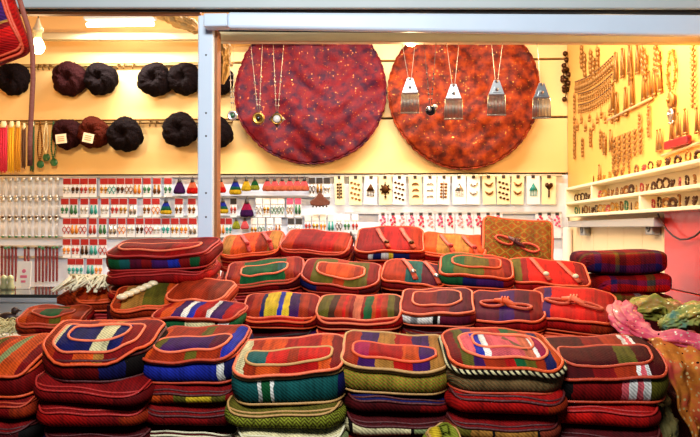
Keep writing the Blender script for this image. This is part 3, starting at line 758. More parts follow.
rows = [
 # (mesh, name, kind words, list of (px,py), scale, place)
 (fe_me, 'leaf_earring', 'bronze leaf-chain earring', [(581, 45), (584, 53), (590, 50), (593, 57), (597, 47)], 1.0, 'at the top of the right wall'),
 (te_me, 'triangle_earring', 'long bronze triangle earring', [(615, 54), (622, 50), (629, 46), (630, 57), (637, 46)], 1.0, 'in the top row of the right wall'),
 (fe_me, 'leaf_earring', 'flowered chain earring', [(642, 47), (645, 54), (655, 44), (658, 50)], 1.15, 'high on right wall near the strip'),
 (sp_me, 'spire_pendant', 'bronze spire pendant', [(643, 75), (648.5, 72.5), (653.5, 70), (659.5, 66)], 1.0, 'in the middle row of four'),
 (sp_me, 'spire_pendant', 'bronze spire earring', [(612, 85), (616, 94), (625, 89), (631.5, 79)], 1.05, 'above the sloping ledge'),
 (ch_me, 'chevron_pendant', 'stacked chevron pendant', [(692, 42), (692, 62), (692, 83)], .95, 'in the column at right edge'),
 (sp_me, 'spire_pendant', 'dark bronze spire pendant', [(671, 117), (677.5, 114), (684.5, 110), (696.5, 109)], .95, 'at lower right by the shelf end'),
 (ch_me, 'chevron_pendant', 'small chevron pendant', [(614, 139), (619, 137), (624, 135), (629, 133), (634.5, 131), (640, 129)], .95, 'in the upper chevron row'),
 (ch_me, 'chevron_pendant', 'short chevron pendant', [(613, 155), (618, 153.5), (623.5, 152), (628.5, 150)], .7, 'in the lower chevron row'),
 (dr_me, 'drop_earring', 'tiny bronze drop earring', [(574, 112), (577, 119), (581, 112), (585, 120), (589, 110), (593, 119), (597, 112), (601, 107), (605, 112), (609, 104), (612, 112)], 1.0, 'in the scattered patch over the shelf'),
 (fe_me, 'leaf_earring', 'thin bead-chain earring', [(574, 94), (574, 125), (574, 140), (582, 138), (590, 128), (600, 130), (604, 134), (648, 104), (648, 118), (639, 113)], .8, 'on the lower half of the right wall'),
 (te_me, 'triangle_earring', 'squat bronze triangle earring', [(604, 134), (610, 131), (657, 131), (660, 130), (599, 166)], .75, 'low on right wall above the shelf'),
]
for me, nm, words, pts, s, place in rows:
    for i, (x, y) in enumerate(pts):
        q = wallpos(x, y); sc = s * q.y / 3.0
        o = inst(me, nm, loc=q, rot=ROT, scale=(sc, sc, sc))
        tag(o, '%s, %s from left %s' % (words, ORD[i], place) if 'column' not in place else '%s, %s down %s' % (words, ORD[i], place), 'earring' if 'earring' in words else 'pendant', words + 's ' + place)
# three sloping garlands of little tassels, one garland a thing
gd = [((575, 82), (613, 56), 'top', 22, .024), ((578, 94), (612, 74), 'middle', 18, .018), ((578, 105), (612, 86), 'lowest', 18, .018)]
for a, b_, w_, n, r in gd:
    A, B = wallpos(*a), wallpos(*b_)
    g = empty('coin_garland', A); tag(g, 'bronze coin garland, %s of the three sloping rows on right wall' % w_, 'garland', 'sloping coin garlands on the right wall')
    st = MB(); st.tube([Vector((0, 0, -.02 * math.sin(PI * i / 10))) + (B - A) * i / 10 for i in range(11)], .004, 6); st.build('cord', mat('brown cord', '#5a3418', .7), g)
    cm = MB(); cm.tube([(0, 0, 0), (0, 0, -.016)], .0025, 5); cm.lathe([(.001, 0), (.013, 0), (.014, .002), (.001, .004)], 10, (0, 0, -.03), M=Matrix.Rotation(R(90), 3, 'X')); cm.ball((0, 0, -.048), .006, n=6, m=4); cme = cm.mesh('coin', bronze_pl)
    for i in range(n):
        u = (i + .5) / n; p_ = (B - A) * u + Vector((-.002, 0, -.02 * math.sin(PI * u)))
        inst(cme, 'coin', g, p_, ROT, scale=(r / .02, 1, r / .02))
# necklace with medallion
q = wallpos(671, 52)
nk = empty('medallion_necklace', q); tag(nk, 'bronze bead necklace with round medallion on the right wall', 'necklace')
L = q.z - wallpos(671, 92).z
for sgn in (-1, 1):
    s = MB()
    for i in range(16): s.ball((0, sgn * -.035 * math.sin(PI * (i + 2) / 20), -L * i / 16), .0085 if i % 4 == 0 else .0055, n=7, m=5)
    s.build('bead_strand', bronze_pl, nk)
inst(me2_me, 'medallion', nk, (0, 0, -L), ROT)
q = wallpos(671, 108); o = inst(me2_me, 'medallion', loc=q, rot=ROT, scale=(.8, .8, .8)); tag(o, 'single grey medallion below the bead necklace on right wall', 'pendant'); o.material_slots[0].link = 'OBJECT'; o.material_slots[0].material = silver
q = wallpos(567, 62)
cl = empty('bead_cluster', q); tag(cl, 'dark clustered bead hanging at the inner corner of right wall', 'beads')
s = MB()
for i in range(16): s.ball((-.01 + .012 * math.sin(i * 1.9), .03 * math.sin(i * 2.7), -.012 * i + .05 * math.cos(i)), .016, n=8, m=5)
s.tube([(-.01 + .012 * math.sin(i * 1.9), .03 * math.sin(i * 2.7), -.012 * i + .05 * math.cos(i)) for i in range(16)], .003, 5)
s.build('beads', JC[3], cl)
# sloping ledges
for (a, b_, n) in (((608, 120), (652, 98), 24), ((662, 156), (699, 143), 25)):
    A, B = wallpos(*a), wallpos(*b_)
    o = MB(); o.tube([A, B], .006, 6); struct(o.build('trim_%d' % n, mat('thin pale ledge', '#c8a878', .6)))
q = wallpos(680, 146)
t = MB(); t.box((0, 0, 0), (.2, .02, .03)); o = t.build('jewellery_box', card_hdr, loc=q + Vector((-.01, 0, .012)), rot=ROT, smooth=False); bevel(o, .004)
tag(o, 'narrow red box on the small ledge above the shelf', 'box')

# ------------------------------------------------------------------ lamps and added fill lights
bulb_m = mat('lit bulb', '#ffd890', .3, emit=28); brass = mat('lamp holder', '#d8c8a0', .4, .2)
def bulb(px, py, Y, ztop, label, power, colr=(1, .66, .32)):
    q = at(px, py, Y); b = empty('light_bulb', q); tag(b, label, 'light bulb', 'bare bulbs')
    s = MB(); s.lathe([(.0005, -.032), (.012, -.03), (.024, -.02), (.03, -.004), (.028, .01), (.02, .028), (.013, .04), (.0005, .041)], 18); s.build('glass', bulb_m, b)
    h = MB(); h.lathe([(.0005, .04), (.015, .04), (.016, .065), (.024, .07), (.022, .085), (.01, .11), (.006, .13), (.0005, .131)], 16); h.build('socket', brass, b)
    c_ = MB(); c_.tube([(0, 0, .12), (.003, .002, (ztop - q.z) * .6), (0, 0, ztop - q.z)], .003, 6); c_.build('cord', mat('lamp cord', '#4a3a2c', .6), b)
    l = bpy.data.lights.new('bulb_light', 'POINT'); l.energy = power; l.color = colr; l.shadow_soft_size = .03
    lo = bpy.data.objects.new('bulb_light', l); col.objects.link(lo); lo.location = q + Vector((0, 0, -.065))
bulb(38, 47, 3.1, ZC, 'bare bulb in cream holder beside the hanging bag', 24)
bulb(411, 37.5, 2.56, ZC, 'bare bulb under the timber strip above orange cloth', 24)
bulb(610, 20, 2.56, ZC, 'bare bulb hidden above the strip near the right wall', 26)
q = at(119, 15, 4.0)
fl = empty('tube_light', (q.x, 4.02, 2.80)); tag(fl, 'white fluorescent tube light on the ceiling above the hats', 'ceiling light')
bevel(MB().box((0, 0, -.015), (.42, .06, .03)).build('housing', alu_white, fl, smooth=False), .006)
MB().lathe([(.0005, -.2), (.013, -.2), (.013, .2), (.0005, .2)], 14, (0, 0, -.055), M=Matrix.Rotation(R(90), 3, 'Y')).build('tube', mat('lit tube', '#fff6e0', .3, emit=9), fl)
def area(name, loc, tgt, sx, sy, e, c):
    l = bpy.data.lights.new(name, 'AREA'); l.shape = 'RECTANGLE'; l.size = sx; l.size_y = sy; l.energy = e; l.color = c
    o = bpy.data.objects.new(name, l); col.objects.link(o); o.location = loc
    o.rotation_euler = (Vector(tgt) - Vector(loc)).to_track_quat('-Z', 'Y').to_euler(); return o
rod = MB(); rod.tube([(-.15, 0, -.005), (-.15, 0, .06)], .006, 6); rod.build('rod', alu, fl); rod = MB(); rod.tube([(.15, 0, -.005), (.15, 0, .06)], .006, 6); rod.build('rod', alu, fl)
area('tube_glow', (q.x, 3.95, 2.70), (q.x, 4.05, 0), .5, .05, 14, (1, .97, .9))
area('back_wall_fill', (-.2, 3.45, ZC - .05), (-.2, 3.6, 0), 1.8, .12, 58, (1, .94, .84))  # added fill, no visible fitting; brightens the back wall and white board
area('outdoor_fill', (-.15, .15, 2.75), (.05, 1.9, 1.6), .7, .4, 66, (.92, .95, 1))  # unseen cool outdoor light, added as fill for beam and bag fronts
W_ = bpy.data.worlds.new('night'); scene.world = W_; W_.use_nodes = True
W_.node_tree.nodes['Background'].inputs[0].default_value = (.30, .38, .55, 1); W_.node_tree.nodes['Background'].inputs[1].default_value = .10

# ------------------------------------------------------------------ woven bags
def outline(W, D, rf, rb, off=0):
    w, d = W / 2 - off, D / 2 - off; rf = max(rf - off, .004); rb = max(rb - off, .004)
    rf = min(rf, w * .98, d * 1.2); rb = min(rb, w * .98, d * .7)
    P = []
    def arc(cx, cy, r, a0, n=8):
        for i in range(n): a = a0 + (PI / 2) * i / (n - 1); P.append((cx + math.cos(a) * r, cy + math.sin(a) * r))
    def line(n, a, b_):
        for i in range(1, n): P.append((a[0] + (b_[0] - a[0]) * i / n, a[1] + (b_[1] - a[1]) * i / n))
    arc(-w + rf, -d + rf, rf, PI); line(9, (-w + rf, -d), (w - rf, -d))
    arc(w - rf, -d + rf, rf, -PI / 2); line(5, (w, -d + rf), (w, d - rb))
    arc(w - rb, d - rb, rb, 0); line(9, (w - rb, d), (-w + rb, d))
    arc(-w + rb, d - rb, rb, PI / 2); line(5, (-w, d - rb), (-w, -d + rf))
    return P
def sstep(a, b_, x):
    t = min(1, max(0, (x - a) / (b_ - a))); return t * t * (3 - 2 * t)
PIPE = {k: mat('piping ' + k, c, .6, bump=.3, bscale=150) for k, c in dict(orange='#dc4f18', salmon='#e86a40', red='#a8180e', dark='#4c0c0a', tan='#b88a4c', cream='#d8cfa8', black='#1a1010', rust='#b83a14').items()}
ROPE = woven('black cream', 0, 'rope')
def bag(loc, rot, W, D, t, seed, spec, label, group, amp=1.0, low=False):
    rr = random.Random(seed)
    rf = spec.get('rf', .045); rb = .02
    ph = [rr.random() * 6.28 for _ in range(6)]
    droop = rr.uniform(.0, .004)
    def dz(x, y):
        return amp * (.0042 * math.sin(x / W * 5 + ph[0]) + .0035 * math.sin(y / D * 5 + ph[1]) + .0018 * math.sin(x / W * 14 + y / D * 7 + ph[2])) - droop * (abs(x) / (W / 2)) ** 3
    def dxy(x, y):
        k = 1 + .012 * amp * math.sin(3 * math.atan2(y, x) + ph[3]) + .004 * math.sin(7 * math.atan2(y, x) + ph[4]); return x * k, y * k
    def P(x, y, z):
        x2, y2 = dxy(x, y); return (x2, y2, z + dz(x, y) * min(1, z / t))
    root = empty('woven_bag', loc, rot); tag(root, label, 'bag', group)
    def ring(W, D, off, z, s=1, yo=0, zf=None, rf_=None):
        return [P(x * s, y * s + yo, (z + (zf(x * s, y * s + yo) if zf else 0))) for x, y in outline(W, D, rf_ or rf, rb, off)]
    b = MB(); pu = .011 if low else .008
    b.rings([ring(W, D, .02, 0, .4), ring(W, D, .02, 0, .8), ring(W, D, .014, .001), ring(W, D, .004, .1 * t), ring(W, D, -pu * .75, .26 * t), ring(W, D, -pu, .5 * t), ring(W, D, -pu * .75, .74 * t),
             ring(W, D, .004, .9 * t), ring(W, D, .014, t - .001), ring(W, D, .02, t + .001, .8), ring(W, D, .02, t + .003, .4)], P(0, 0, 0), P(0, 0, t + .003))
    bo = b.build('body', spec['bm'], root)
    pm = PIPE[spec.get('pipe', 'orange')]
    for z in ((.12, .88) if not (spec.get('onepipe') or low) else (.92,)):
        p_ = MB(); p_.tube(ring(W, D, -.001, z * t), .0034 if not low else .0024, 6, True); p_.build('piping', pm, bo)
    # flap over the upper face, its front lip hanging over the edge
    lip = spec.get('lip', .016); yo = -.008
    def fz(x, y): return -lip * sstep(-D / 2 + .03, -D / 2 - .008, y) - .003 * sstep(W / 2 - .03, W / 2, abs(x))
    FW, FD = W * .985, D
    f = MB(); z0 = t + .003
    f.rings([ring(FW, FD, .012, z0 - .003, 1, yo, fz), ring(FW, FD, .001, z0, 1, yo, fz), ring(FW, FD, 0, z0 + .003, 1, yo, fz), ring(FW, FD, .005, z0 + .006, 1, yo, fz), ring(FW, FD, .014, z0 + .0075, 1, yo, fz),
             ring(FW, FD, .025, z0 + .009, 1, yo, fz), ring(FW, FD, .02, z0 + .0095, .72, yo, fz), ring(FW, FD, .02, z0 + .010, .35, yo, fz)], None, P(0, yo, z0 + .010))
    fo = f.build('flap', spec['fm'], root)
    fp = PIPE[spec.get('fpipe', spec.get('pipe', 'orange'))]
    p_ = MB(); p_.tube(ring(FW, FD, -.001, z0 + .003, 1, yo, fz), .0037 if not low else .0028, 6, True); p_.build('piping', fp, fo)
    if low: return root
    if spec.get('braid'):
        p_ = MB(); p_.tube(ring(FW + .01, FD + .006, -.001, z0 - .006, 1, yo, fz), .0055, 7, True); p_.build('braid_trim', ROPE, fo)
    top = z0 + .010
    st = spec.get('style', 'plain')
    def fz2(x, y): return fz(x, y)
    if st in ('pocket', 'double', 'halfpocket', 'wide'):
        pw, pd, py_ = {'pocket': (.60, .50, -.10), 'double': (.74, .62, -.08), 'halfpocket': (.66, .56, -.02), 'wide': (.78, .42, -.16)}[st]
        pw *= W; pd *= D; py_ = py_ * D + yo
        prf = min(.05, pd * .45)
        r_ = lambda off, z, s=1: ring(pw, pd, off, z, s, py_, fz2, prf)
        k = MB(); k.rings([r_(0, top - .004), r_(0, top + .002), r_(.006, top + .0045), r_(.014, top + .006, .9), r_(.014, top + .0065, .5)], None, P(0, py_, top + .0065))
        ko = k.build('pocket', spec['pm'], root)
        p_ = MB(); p_.tube(r_(-.001, top + .002), .0034, 6, True); p_.build('piping', PIPE[spec.get('ppipe', spec.get('fpipe', spec.get('pipe', 'orange')))], ko)
        if st == 'double':
            pw2, pd2 = pw * .72, pd * .62
            r2 = lambda off, z, s=1: ring(pw2, pd2, off, z, s, py_ + .006, fz2, min(.04, pd2 * .45))
            p_ = MB(); p_.tube(r2(0, top + .0075), .0032, 6, True); p_.build('inner_piping', PIPE[spec.get('ppipe', 'salmon')], ko)
    if st in ('toggle', 'toggle2'):
        for (cx, sg) in ((-.2 * W, -1), (.17 * W, 1)):
            a0 = R(-22); cy = -.10 * D + sg * -.012
            pts = []
            for i in range(20):
                q = 2 * PI * i / 20; ex, ey = math.cos(q) * .034, math.sin(q) * .016
                x = cx + ex * math.cos(a0) - ey * math.sin(a0); y = cy + ex * math.sin(a0) + ey * math.cos(a0)
                pts.append(P(x, y + yo, top + .005 + fz(x, y + yo)))
            p_ = MB(); p_.tube(pts, .0046, 6, True); p_.build('loop', spec.get('tm', PIPE['tan']), root)
        kx = -.02 * W
        c_ = MB(); c_.tube([P(kx - .03, -.10 * D + .018, top + .008), P(kx, -.10 * D - .004, top + .014), P(kx + .03, -.10 * D - .024, top + .008)], [.005, .010, .005], 8)
        for o_ in (-.008, 0, .008): c_.tube([P(kx + o_ - .004, -.10 * D - .014, top + .012), P(kx + o_, -.10 * D, top + .025), P(kx + o_ + .004, -.10 * D + .014, top + .012)], .003, 5)
        c_.build('toggle', spec.get('tm2', PIPE['salmon']), root)
    if st == 'straps':
        for cx in (-.2, .16):
            c_ = MB(); pts = [P(cx * W + .01 * i, D * (.3 - .16 * i), top + .004 + fz(cx * W, D * (.3 - .16 * i))) for i in range(6)]
            c_.tube(pts, .009, 6, rz=.003); c_.build('strap', spec.get('tm', PIPE['rust']), root)
            k_ = MB(); x, y, z = pts[4]; k_.ball((x, y, z + .005), .010, (1, 1, .7), 10, 6); k_.build('stud', spec.get('tm2', JC[2]), root)
    if st == 'tri':
        pass
    if spec.get('tri'):
        k = MB(); tri = [(-.036, -.035), (.045, -.045), (.006, .025)]
        zz = top + .008
        k.add([(x, y - .01 + yo, zz) for x, y in tri] + [(x, y - .01 + yo, zz + .004) for x, y in tri], [(0, 2, 1), (3, 4, 5), (0, 1, 4, 3), (1, 2, 5, 4), (2, 0, 3, 5)])
        k.build('triangle_patch', mat('brown felt', '#5a3410', .8), root, smooth=False)
    if spec.get('shells'):
        for i in range(6):
            u = i / 5; k = MB(); x, y = -.055 + u * .07, -.06 + u * .1
            k.ball((x, y, top + .009), .013, (1.25, .85, .7), 10, 7); k.build('shell', mat('cowrie shell', '#e6d0a4', .3), root)
    if spec.get('hang'):
        s_ = spec['hang']; c_ = MB(); pts = [(s_ * W * .46, D * .45, t), (s_ * (W * .5 + .012), D * .2, t * .9), (s_ * (W * .5 + .02), 0, t * .2), (s_ * (W * .5 + .018), -D * .1, -.04), (s_ * (W * .5 + .012), -D * .05, -.07)]
        c_.tube(pts, .004, 6, rz=.009); c_.build('strap', spec.get('sm', PIPE['black']), root)
    return root

def S(body, flap=None, style='plain', pocket=None, pipe='orange', bmode='band', fmode='band', pmode='band', **k):
    d = dict(bm=woven(body, 0, bmode), fm=woven(flap or body, 0, fmode), style=style, pipe=pipe)
    if pocket: d['pm'] = woven(pocket, 0, pmode)
    elif style in ('pocket', 'double', 'halfpocket', 'wide'): d['pm'] = woven(flap or body, 0, fmode)
    d.update(k); return d

# risers under the rows of bags: sloping tops so the stacks lean to the customer
dcloth = woven('maroon:3 black', 0)
ROWS = {}
RLAB = dict(A='dark red riser under the front row of bag stacks', B='dark red riser under the second row of bags', BL='dark red riser under the shell-trimmed and plaid bags', C='dark red riser under the third row of bags', D='dark red riser under the back row of bags', L='dark red riser under the big red bag by the post', H='dark red riser under the small orange bag', F='dark red riser under the cream fringed pouch')
def riser(key, x0, x1, Y, dep, z, tilt):
    n = Vector((0, -math.sin(R(tilt)), math.cos(R(tilt)))); ROWS[key] = (Vector((0, Y, z)), n, tilt)
    y0, y1 = Y - dep / 2, Y + dep / 2; s = math.tan(R(tilt))
    z0, z1_ = z - s * dep / 2, z + s * dep / 2
    m = MB(); m.add([(x0, y0, 0), (x1, y0, 0), (x1, y1, 0), (x0, y1, 0), (x0, y0, z0), (x1, y0, z0), (x1, y1, z1_), (x0, y1, z1_)],
                    [(0, 3, 2, 1), (4, 5, 6, 7), (0, 1, 5, 4), (1, 2, 6, 5), (2, 3, 7, 6), (3, 0, 4, 7)])
    o = m.build('display_riser', dcloth, smooth=False); tag(o, RLAB[key], 'riser', 'cloth-covered risers under the bags')
riser('A', -1.04, .66, 1.655, .27, .99, 8)
riser('B', -.5, .7, 1.97, .36, 1.10, 12)
riser('BL', -.83, -.5, 1.92, .26, 1.09, 12)
riser('C', -.54, .74, 2.30, .30, 1.19, 17)
riser('D', -.54, .75, 2.66, .40, 1.28, 20)
riser('L', -.83, -.56, 2.155, .20, 1.335, 10)
riser('H', -1.05, -.84, 2.0, .29, 1.13, 8)
riser('F', -1.02, -.84, 2.24, .18, 1.20, 10)

WORDN = {0: 'top'}
def stack(row, px, py, Y, wpx, D, specs, topdesc, labels, rot=0, toptilt=0, toprot=0, seed=1, tb=.046, nmin=1):
    P0, n, tilt = ROWS[row]
    if row == 'A': tb = .058; toptilt = toptilt or 6; py -= 5
    if row == 'D': py -= 4
    if row == 'L': tb = .06
    c = at(px, py, Y); W = wpx * Y / 700 / .99
    h = (c - P0).dot(n)
    N = max(nmin, round(h / tb - (.4 if row == 'A' else .1)))
    wts = [1.45 if row == 'A' else 1.15] + [1] * (N - 1); ts = [h * w_ / sum(wts) for w_ in wts]
    rr = random.Random(seed)
    base = c - n * h
    for i in range(N):           # 0 = top
        t = ts[i]
        sp = specs[i] if i < len(specs) else specs[-1 - (i % 2)]
        lab = labels[i] if i < len(labels) else None
        top = i == 0
        if top: L = topdesc
        else: L = '%s, %s from top under %s' % (lab or 'dark red woven bag', ORD[i], STK[(row, px)])
        ox = 0 if top else rr.uniform(-.009, .009); oy = 0 if top else rr.uniform(-.010, .008)
        if row == 'A' and not top: oy -= .004 * min(i, 3)
        loc = base + n * (h - sum(ts[:i + 1])) + Vector((ox, oy, 0))
        rz = R(rot) + (R(toprot) if top else R(rr.uniform(-7, 7)))
        rx = R(tilt + (toptilt if top else rr.uniform(-1.5, 1.5))); ry = R(rr.uniform(-2.5, 2.5))
        M = Euler((rx, 0, 0)).to_matrix() @ Euler((0, ry, rz)).to_matrix()
        wv = W * (1 if top else rr.uniform(.95, 1.03))
        th = t - (.0135 if top else .0115)
        bag(loc, M.to_euler(), wv, D * (1 if top else rr.uniform(.96, 1.04)), max(.02, th), seed * 31 + i, sp, L, 'bags in the front row of stacks' if row == 'A' else 'bags in the rear stacks', low=not top)
STK = {}
def add(row, px, py, Y, wpx, D, short, top, specs, labels, **k):
    STK[(row, px)] = short; stack(row, px, py, Y, wpx, D, specs, top, labels, **k)

dk = S('darkred:3 maroon:2 black', 'wine', pipe='dark'); dk2 = S('maroon:2 wine darkred:2', 'maroon', pipe='red'); rd = S('red:3 wine', 'red', pipe='rust'); rb_ = S('wine:2 red:2 rust', 'wine', pipe='red')

# front row
add('A', 14, 352, 1.68, 76, .2, 'the olive-orange bag', 'olive and orange striped bag on the leftmost front stack',
    [S('purple:2 wine:2', 'olive:2 rust orange sage orange:2 wine', pipe='orange'), S('navy wine:2 rust', 'wine', pipe='rust'), dk, rd, dk2, dk],
    ['', 'navy and wine striped bag', 'dark red bag', 'red bag with rust piping', 'maroon bag', 'dark red bag'], seed=1, rot=-4)
add('A', 102, 336, 1.64, 108, .205, 'the navy-pocket bag', 'red bag with round navy pocket and orange piping on a front stack',
    [S('wine:2 darkred navy black', 'rust wine orange tan:.5 wine:2', 'double', 'cream:.4 navy:3 cream:1.3 navy wine', pipe='dark', fpipe='orange', ppipe='salmon', rf=.10, lip=.02), S('wine:3 darkred', 'wine', pipe='red'), S('red:2 wine rust', 'wine', pipe='red'), S('navy:2 maroon:3', 'maroon', pipe='dark'), S('darkred:2 black olive black', 'darkred', pipe='rust'), dk],
    ['', 'wine red bag', 'red and rust bag', 'navy and maroon bag', 'dark bag with black patch', 'dark red bag'], seed=2, rot=2)
add('A', 199, 341, 1.68, 92, .2, 'the blue-edged bag', 'bag with bright blue front edge and purple zip pocket',
    [S('white:.4 blue:6 white:.5 navy', 'orange rust:3 olive rust:2 blue', 'wide', 'olive:.6 purple:3 plum', pipe='rust', ppipe='salmon', lip=.006), S('rust orange rust olive yellow:2 olive wine', 'wine', pipe='dark'), S('wine:2 darkred', 'wine', pipe='dark'), S('brown tan cream:2 tan brown', 'maroon', pipe='cream', bmode='rope'), S('rust:2 wine:2', 'darkred', pipe='dark'), S('black:2 grey black wine', 'maroon', pipe='dark')],
    ['', 'rust and mustard bag', 'wine red bag', 'brown and cream twisted-stripe bag', 'rust and wine bag', 'black and grey bag'], seed=3, rot=-3)
add('A', 292, 353, 1.62, 106, .2, 'the teal-edged bag', 'bag with teal front edge and oval red zip patches on a front stack',
    [S('teal:3 white:.4 green:.8 white:.3 teal:6 navy', 'cream rust orange:2 red:3 orange wine', 'wide', 'teal:2 brightred:2 rust brightred:3', pipe='tan', ppipe='tan', lip=.004, fpipe='salmon'), S('olive lime', 'olive', pipe='olive' if 'olive' in PIPE else 'tan', bmode='herring'), S('cream:4 tan sage', 'cream', pipe='cream'), S('brightred:4 red', 'red', pipe='red'), S('orange red:2 brightred:2 rust', 'red', pipe='rust'), S('red wine:2', 'wine', pipe='red')],
    ['', 'olive herringbone bag', 'cream striped bag', 'bright red bag', 'orange and red bag', 'red and wine bag'], seed=4, rot=2)
add('A', 394, 349, 1.64, 102, .2, 'the yellow-green herringbone bag', 'yellow-green herringbone bag with purple and pink flap patch',
    [S('lime tan', 'rust purple tan red purple tan', 'wide', 'magenta red:2 orange purple', pipe='tan', bmode='herring', lip=.004, fpipe='tan', ppipe='orange'), S('maroon:2 wine', 'navy', pipe='dark'), S('cream:.5 black:.3 cream:5 black:.3 sage:3 terra', 'maroon', pipe='dark'), S('terra:2 wine rust', 'wine', pipe='red'), S('black:2 cream:.4 sage:2 black:.4 cream:.3 navy:4', 'black', pipe='cream'), S('black white:1 black white:2 wine', 'maroon', pipe='black')],
    ['', 'maroon bag', 'cream bag with sage and black stripes', 'terracotta bag', 'navy bag with sage and cream stripes', 'black and white striped bag'], seed=5, rot=-2)
add('A', 499, 346, 1.62, 106, .21, 'the pink-flap bag', 'bag with pink pocket, brown triangle patch and black-white braid edge',
    [S('sage terra sage rust', 'wine olive purple rust:2 red green olive rust navy orange', 'double', 'pink blue:.7 white:.6 pink:3 salmon white:.4 magenta', pipe='rust', fpipe='orange', ppipe='salmon', bmode='herring', braid=True, tri=True, lip=.006, rf=.06), S('red:4 rust', 'red', pipe='dark'), S('terra olive tan:1.5 black:.2 tan:3 black:.2 terra:2', 'wine', pipe='dark'), S('wine:2 red', 'wine', pipe='red'), S('red:3 wine', 'wine', pipe='dark'), dk],
    ['', 'plain red bag', 'terracotta and tan plaid-striped bag', 'wine red bag', 'red bag with dark piping', 'dark red bag'], seed=6, rot=3)
add('A', 600, 352, 1.66, 106, .2, 'the pink-white striped bag', 'dark red bag with small pink and white stripes beside the scarves',
    [S('black wine:2 pink:.3 white:.3 pink:.3 white:.3 olive', 'maroon:2 wine rust white:.2 pink:.2 white:.2 maroon', 'wide', 'maroon:3 olive maroon', pipe='rust', lip=.012), S('brightred:3 red:3 wine', 'red', pipe='red'), S('brown:2 maroon wine', 'maroon', pipe='dark'), S('navy purple:2 maroon', 'maroon', pipe='dark'), S('maroon:2 teal:.6 white:.3 teal maroon', 'maroon', pipe='rust'), S('red orange red:2', 'wine', pipe='rust')],
    ['', 'bright red bag', 'brown and maroon bag', 'navy and purple bag', 'maroon bag with teal stripe', 'red and orange bag'], seed=7, rot=-3)
# second row
add('H', 55, 310, 2.02, 62, .19, 'the small orange bag', 'small orange bag with green patch near the straw at left',
    [S('rust wine red', 'orange rust:2 olive orange rust', 'pocket', 'rust green:2 rust', pipe='rust'), rd, dk2], ['', 'red bag', 'maroon bag'], seed=11, rot=14)
add('BL', 146, 291, 2.01, 62, .16, 'the shell-trimmed bag', 'olive-tan bag trimmed with a line of cowrie shells',
    [S('rust:2 wine', 'rust tan:2 olive:2 orange', pipe='orange', shells=True), rd, dk], ['', 'red bag', 'dark red bag'], seed=12, rot=10, toptilt=3)
add('BL', 201, 285, 2.02, 60, .15, 'the plain rust bag', 'rust bag with pale pink front lip, behind the green-white bag',
    [S('wine:2 salmon rust', 'rust:3 terra', pipe='salmon', lip=.006), rb_, dk], ['', 'wine and rust bag', 'dark red bag'], seed=13, rot=-4, toptilt=4)
add('BL', 200, 306, 1.885, 86, .15, 'the green-white plaid bag', 'green, white and black striped bag behind the blue-edged one',
    [S('green white:.6 black:.4 green:2 cream:3 black:.3 white green', 'red orange purple:.8 white:.5 blue:.6 red white:.4 purple red', pipe='rust', lip=.003, onepipe=True), rb_, dk], ['', 'wine and rust bag', 'dark red bag'], seed=14, rot=-2)
add('B', 281, 300, 1.99, 74, .19, 'the yellow-centred bag', 'red bag with yellow and blue centre stripe on the flap',
    [S('red:3 brightred wine', 'wine rust navy:.4 yellow:1.4 blue:.5 yellow:.7 purple rust wine', 'plain', pipe='orange', lip=.02), S('white sage black:.4 white:.4 black:.6 white black wine:3 purple', 'maroon', pipe='black'), dk], ['', 'black, white and wine striped bag', 'dark red bag'], seed=15, rot=3)
add('B', 360, 301, 1.99, 82, .2, 'the striped-flap bag', 'bag with olive, orange and green striped flap edged in orange',
    [S('wine:2 red', 'olive:2 brown rust brightred:.5 rust:.5 wine:.6 salmon:1.2 wine:.4 green:1.2 orange:.6 brightred:.7 rust olive brown', pipe='salmon', lip=.02), S('red:2 wine', 'red', pipe='salmon'), S('red wine:2', 'red', pipe='salmon'), dk], ['', 'red bag with salmon piping', 'wine and red bag', 'dark red bag'], seed=16, rot=-2)
add('B', 437, 297, 2.0, 70, .2, 'the white-patched maroon bag', 'maroon bag with white and black woven patch on its front',
    [S('white:2 grey white:2 black:.6 white:.3 plum:4 wine', 'wine:2 plum', 'halfpocket', 'wine plum', pipe='salmon', lip=.004), S('wine tan:2 cream wine:3', 'wine', pipe='dark'), dk2], ['', 'wine and tan bag', 'maroon bag'], seed=17, rot=-5)
add('B', 507, 301, 2.02, 70, .2, 'the plum toggle bag', 'plum-coloured bag with a silver-tipped toggle loop in the middle',
    [S('wine:2 red', 'plum:2 purple plum wine', 'toggle', pipe='orange', tm=PIPE['rust'], tm2=PIPE['orange'], lip=.01), S('wine rust', 'wine', pipe='rust'), dk2], ['', 'wine and rust bag', 'maroon bag'], seed=18, rot=-10, toptilt=4)
add('B', 574, 300, 2.03, 80, .22, 'the bright red toggle bag', 'bright red rounded bag with braided toggle loops, beside pink scarf',
    [S('red:2 rust', 'wine purple:.7 brightred:4 red:2', 'toggle', pipe='orange', tm=PIPE['rust'], tm2=PIPE['salmon'], rf=.06, lip=.006), S('rust red', 'red', pipe='orange'), S('red wine', 'red', pipe='orange'), S('olive wine pink:.6 black', 'wine', pipe='dark')], ['', 'rust and red bag', 'red and wine bag', 'olive and wine bag'], seed=19, rot=-14, toptilt=6)
add('F', 110, 289, 2.24, 60, .16, 'the fringed pouch', 'rust and tan bag under the cream fringed pouch',
    [S('rust:2 wine', 'rust orange:2 tan rust', pipe='orange'), rb_, dk], ['', 'wine and rust bag', 'dark red bag'], seed=20, rot=12)
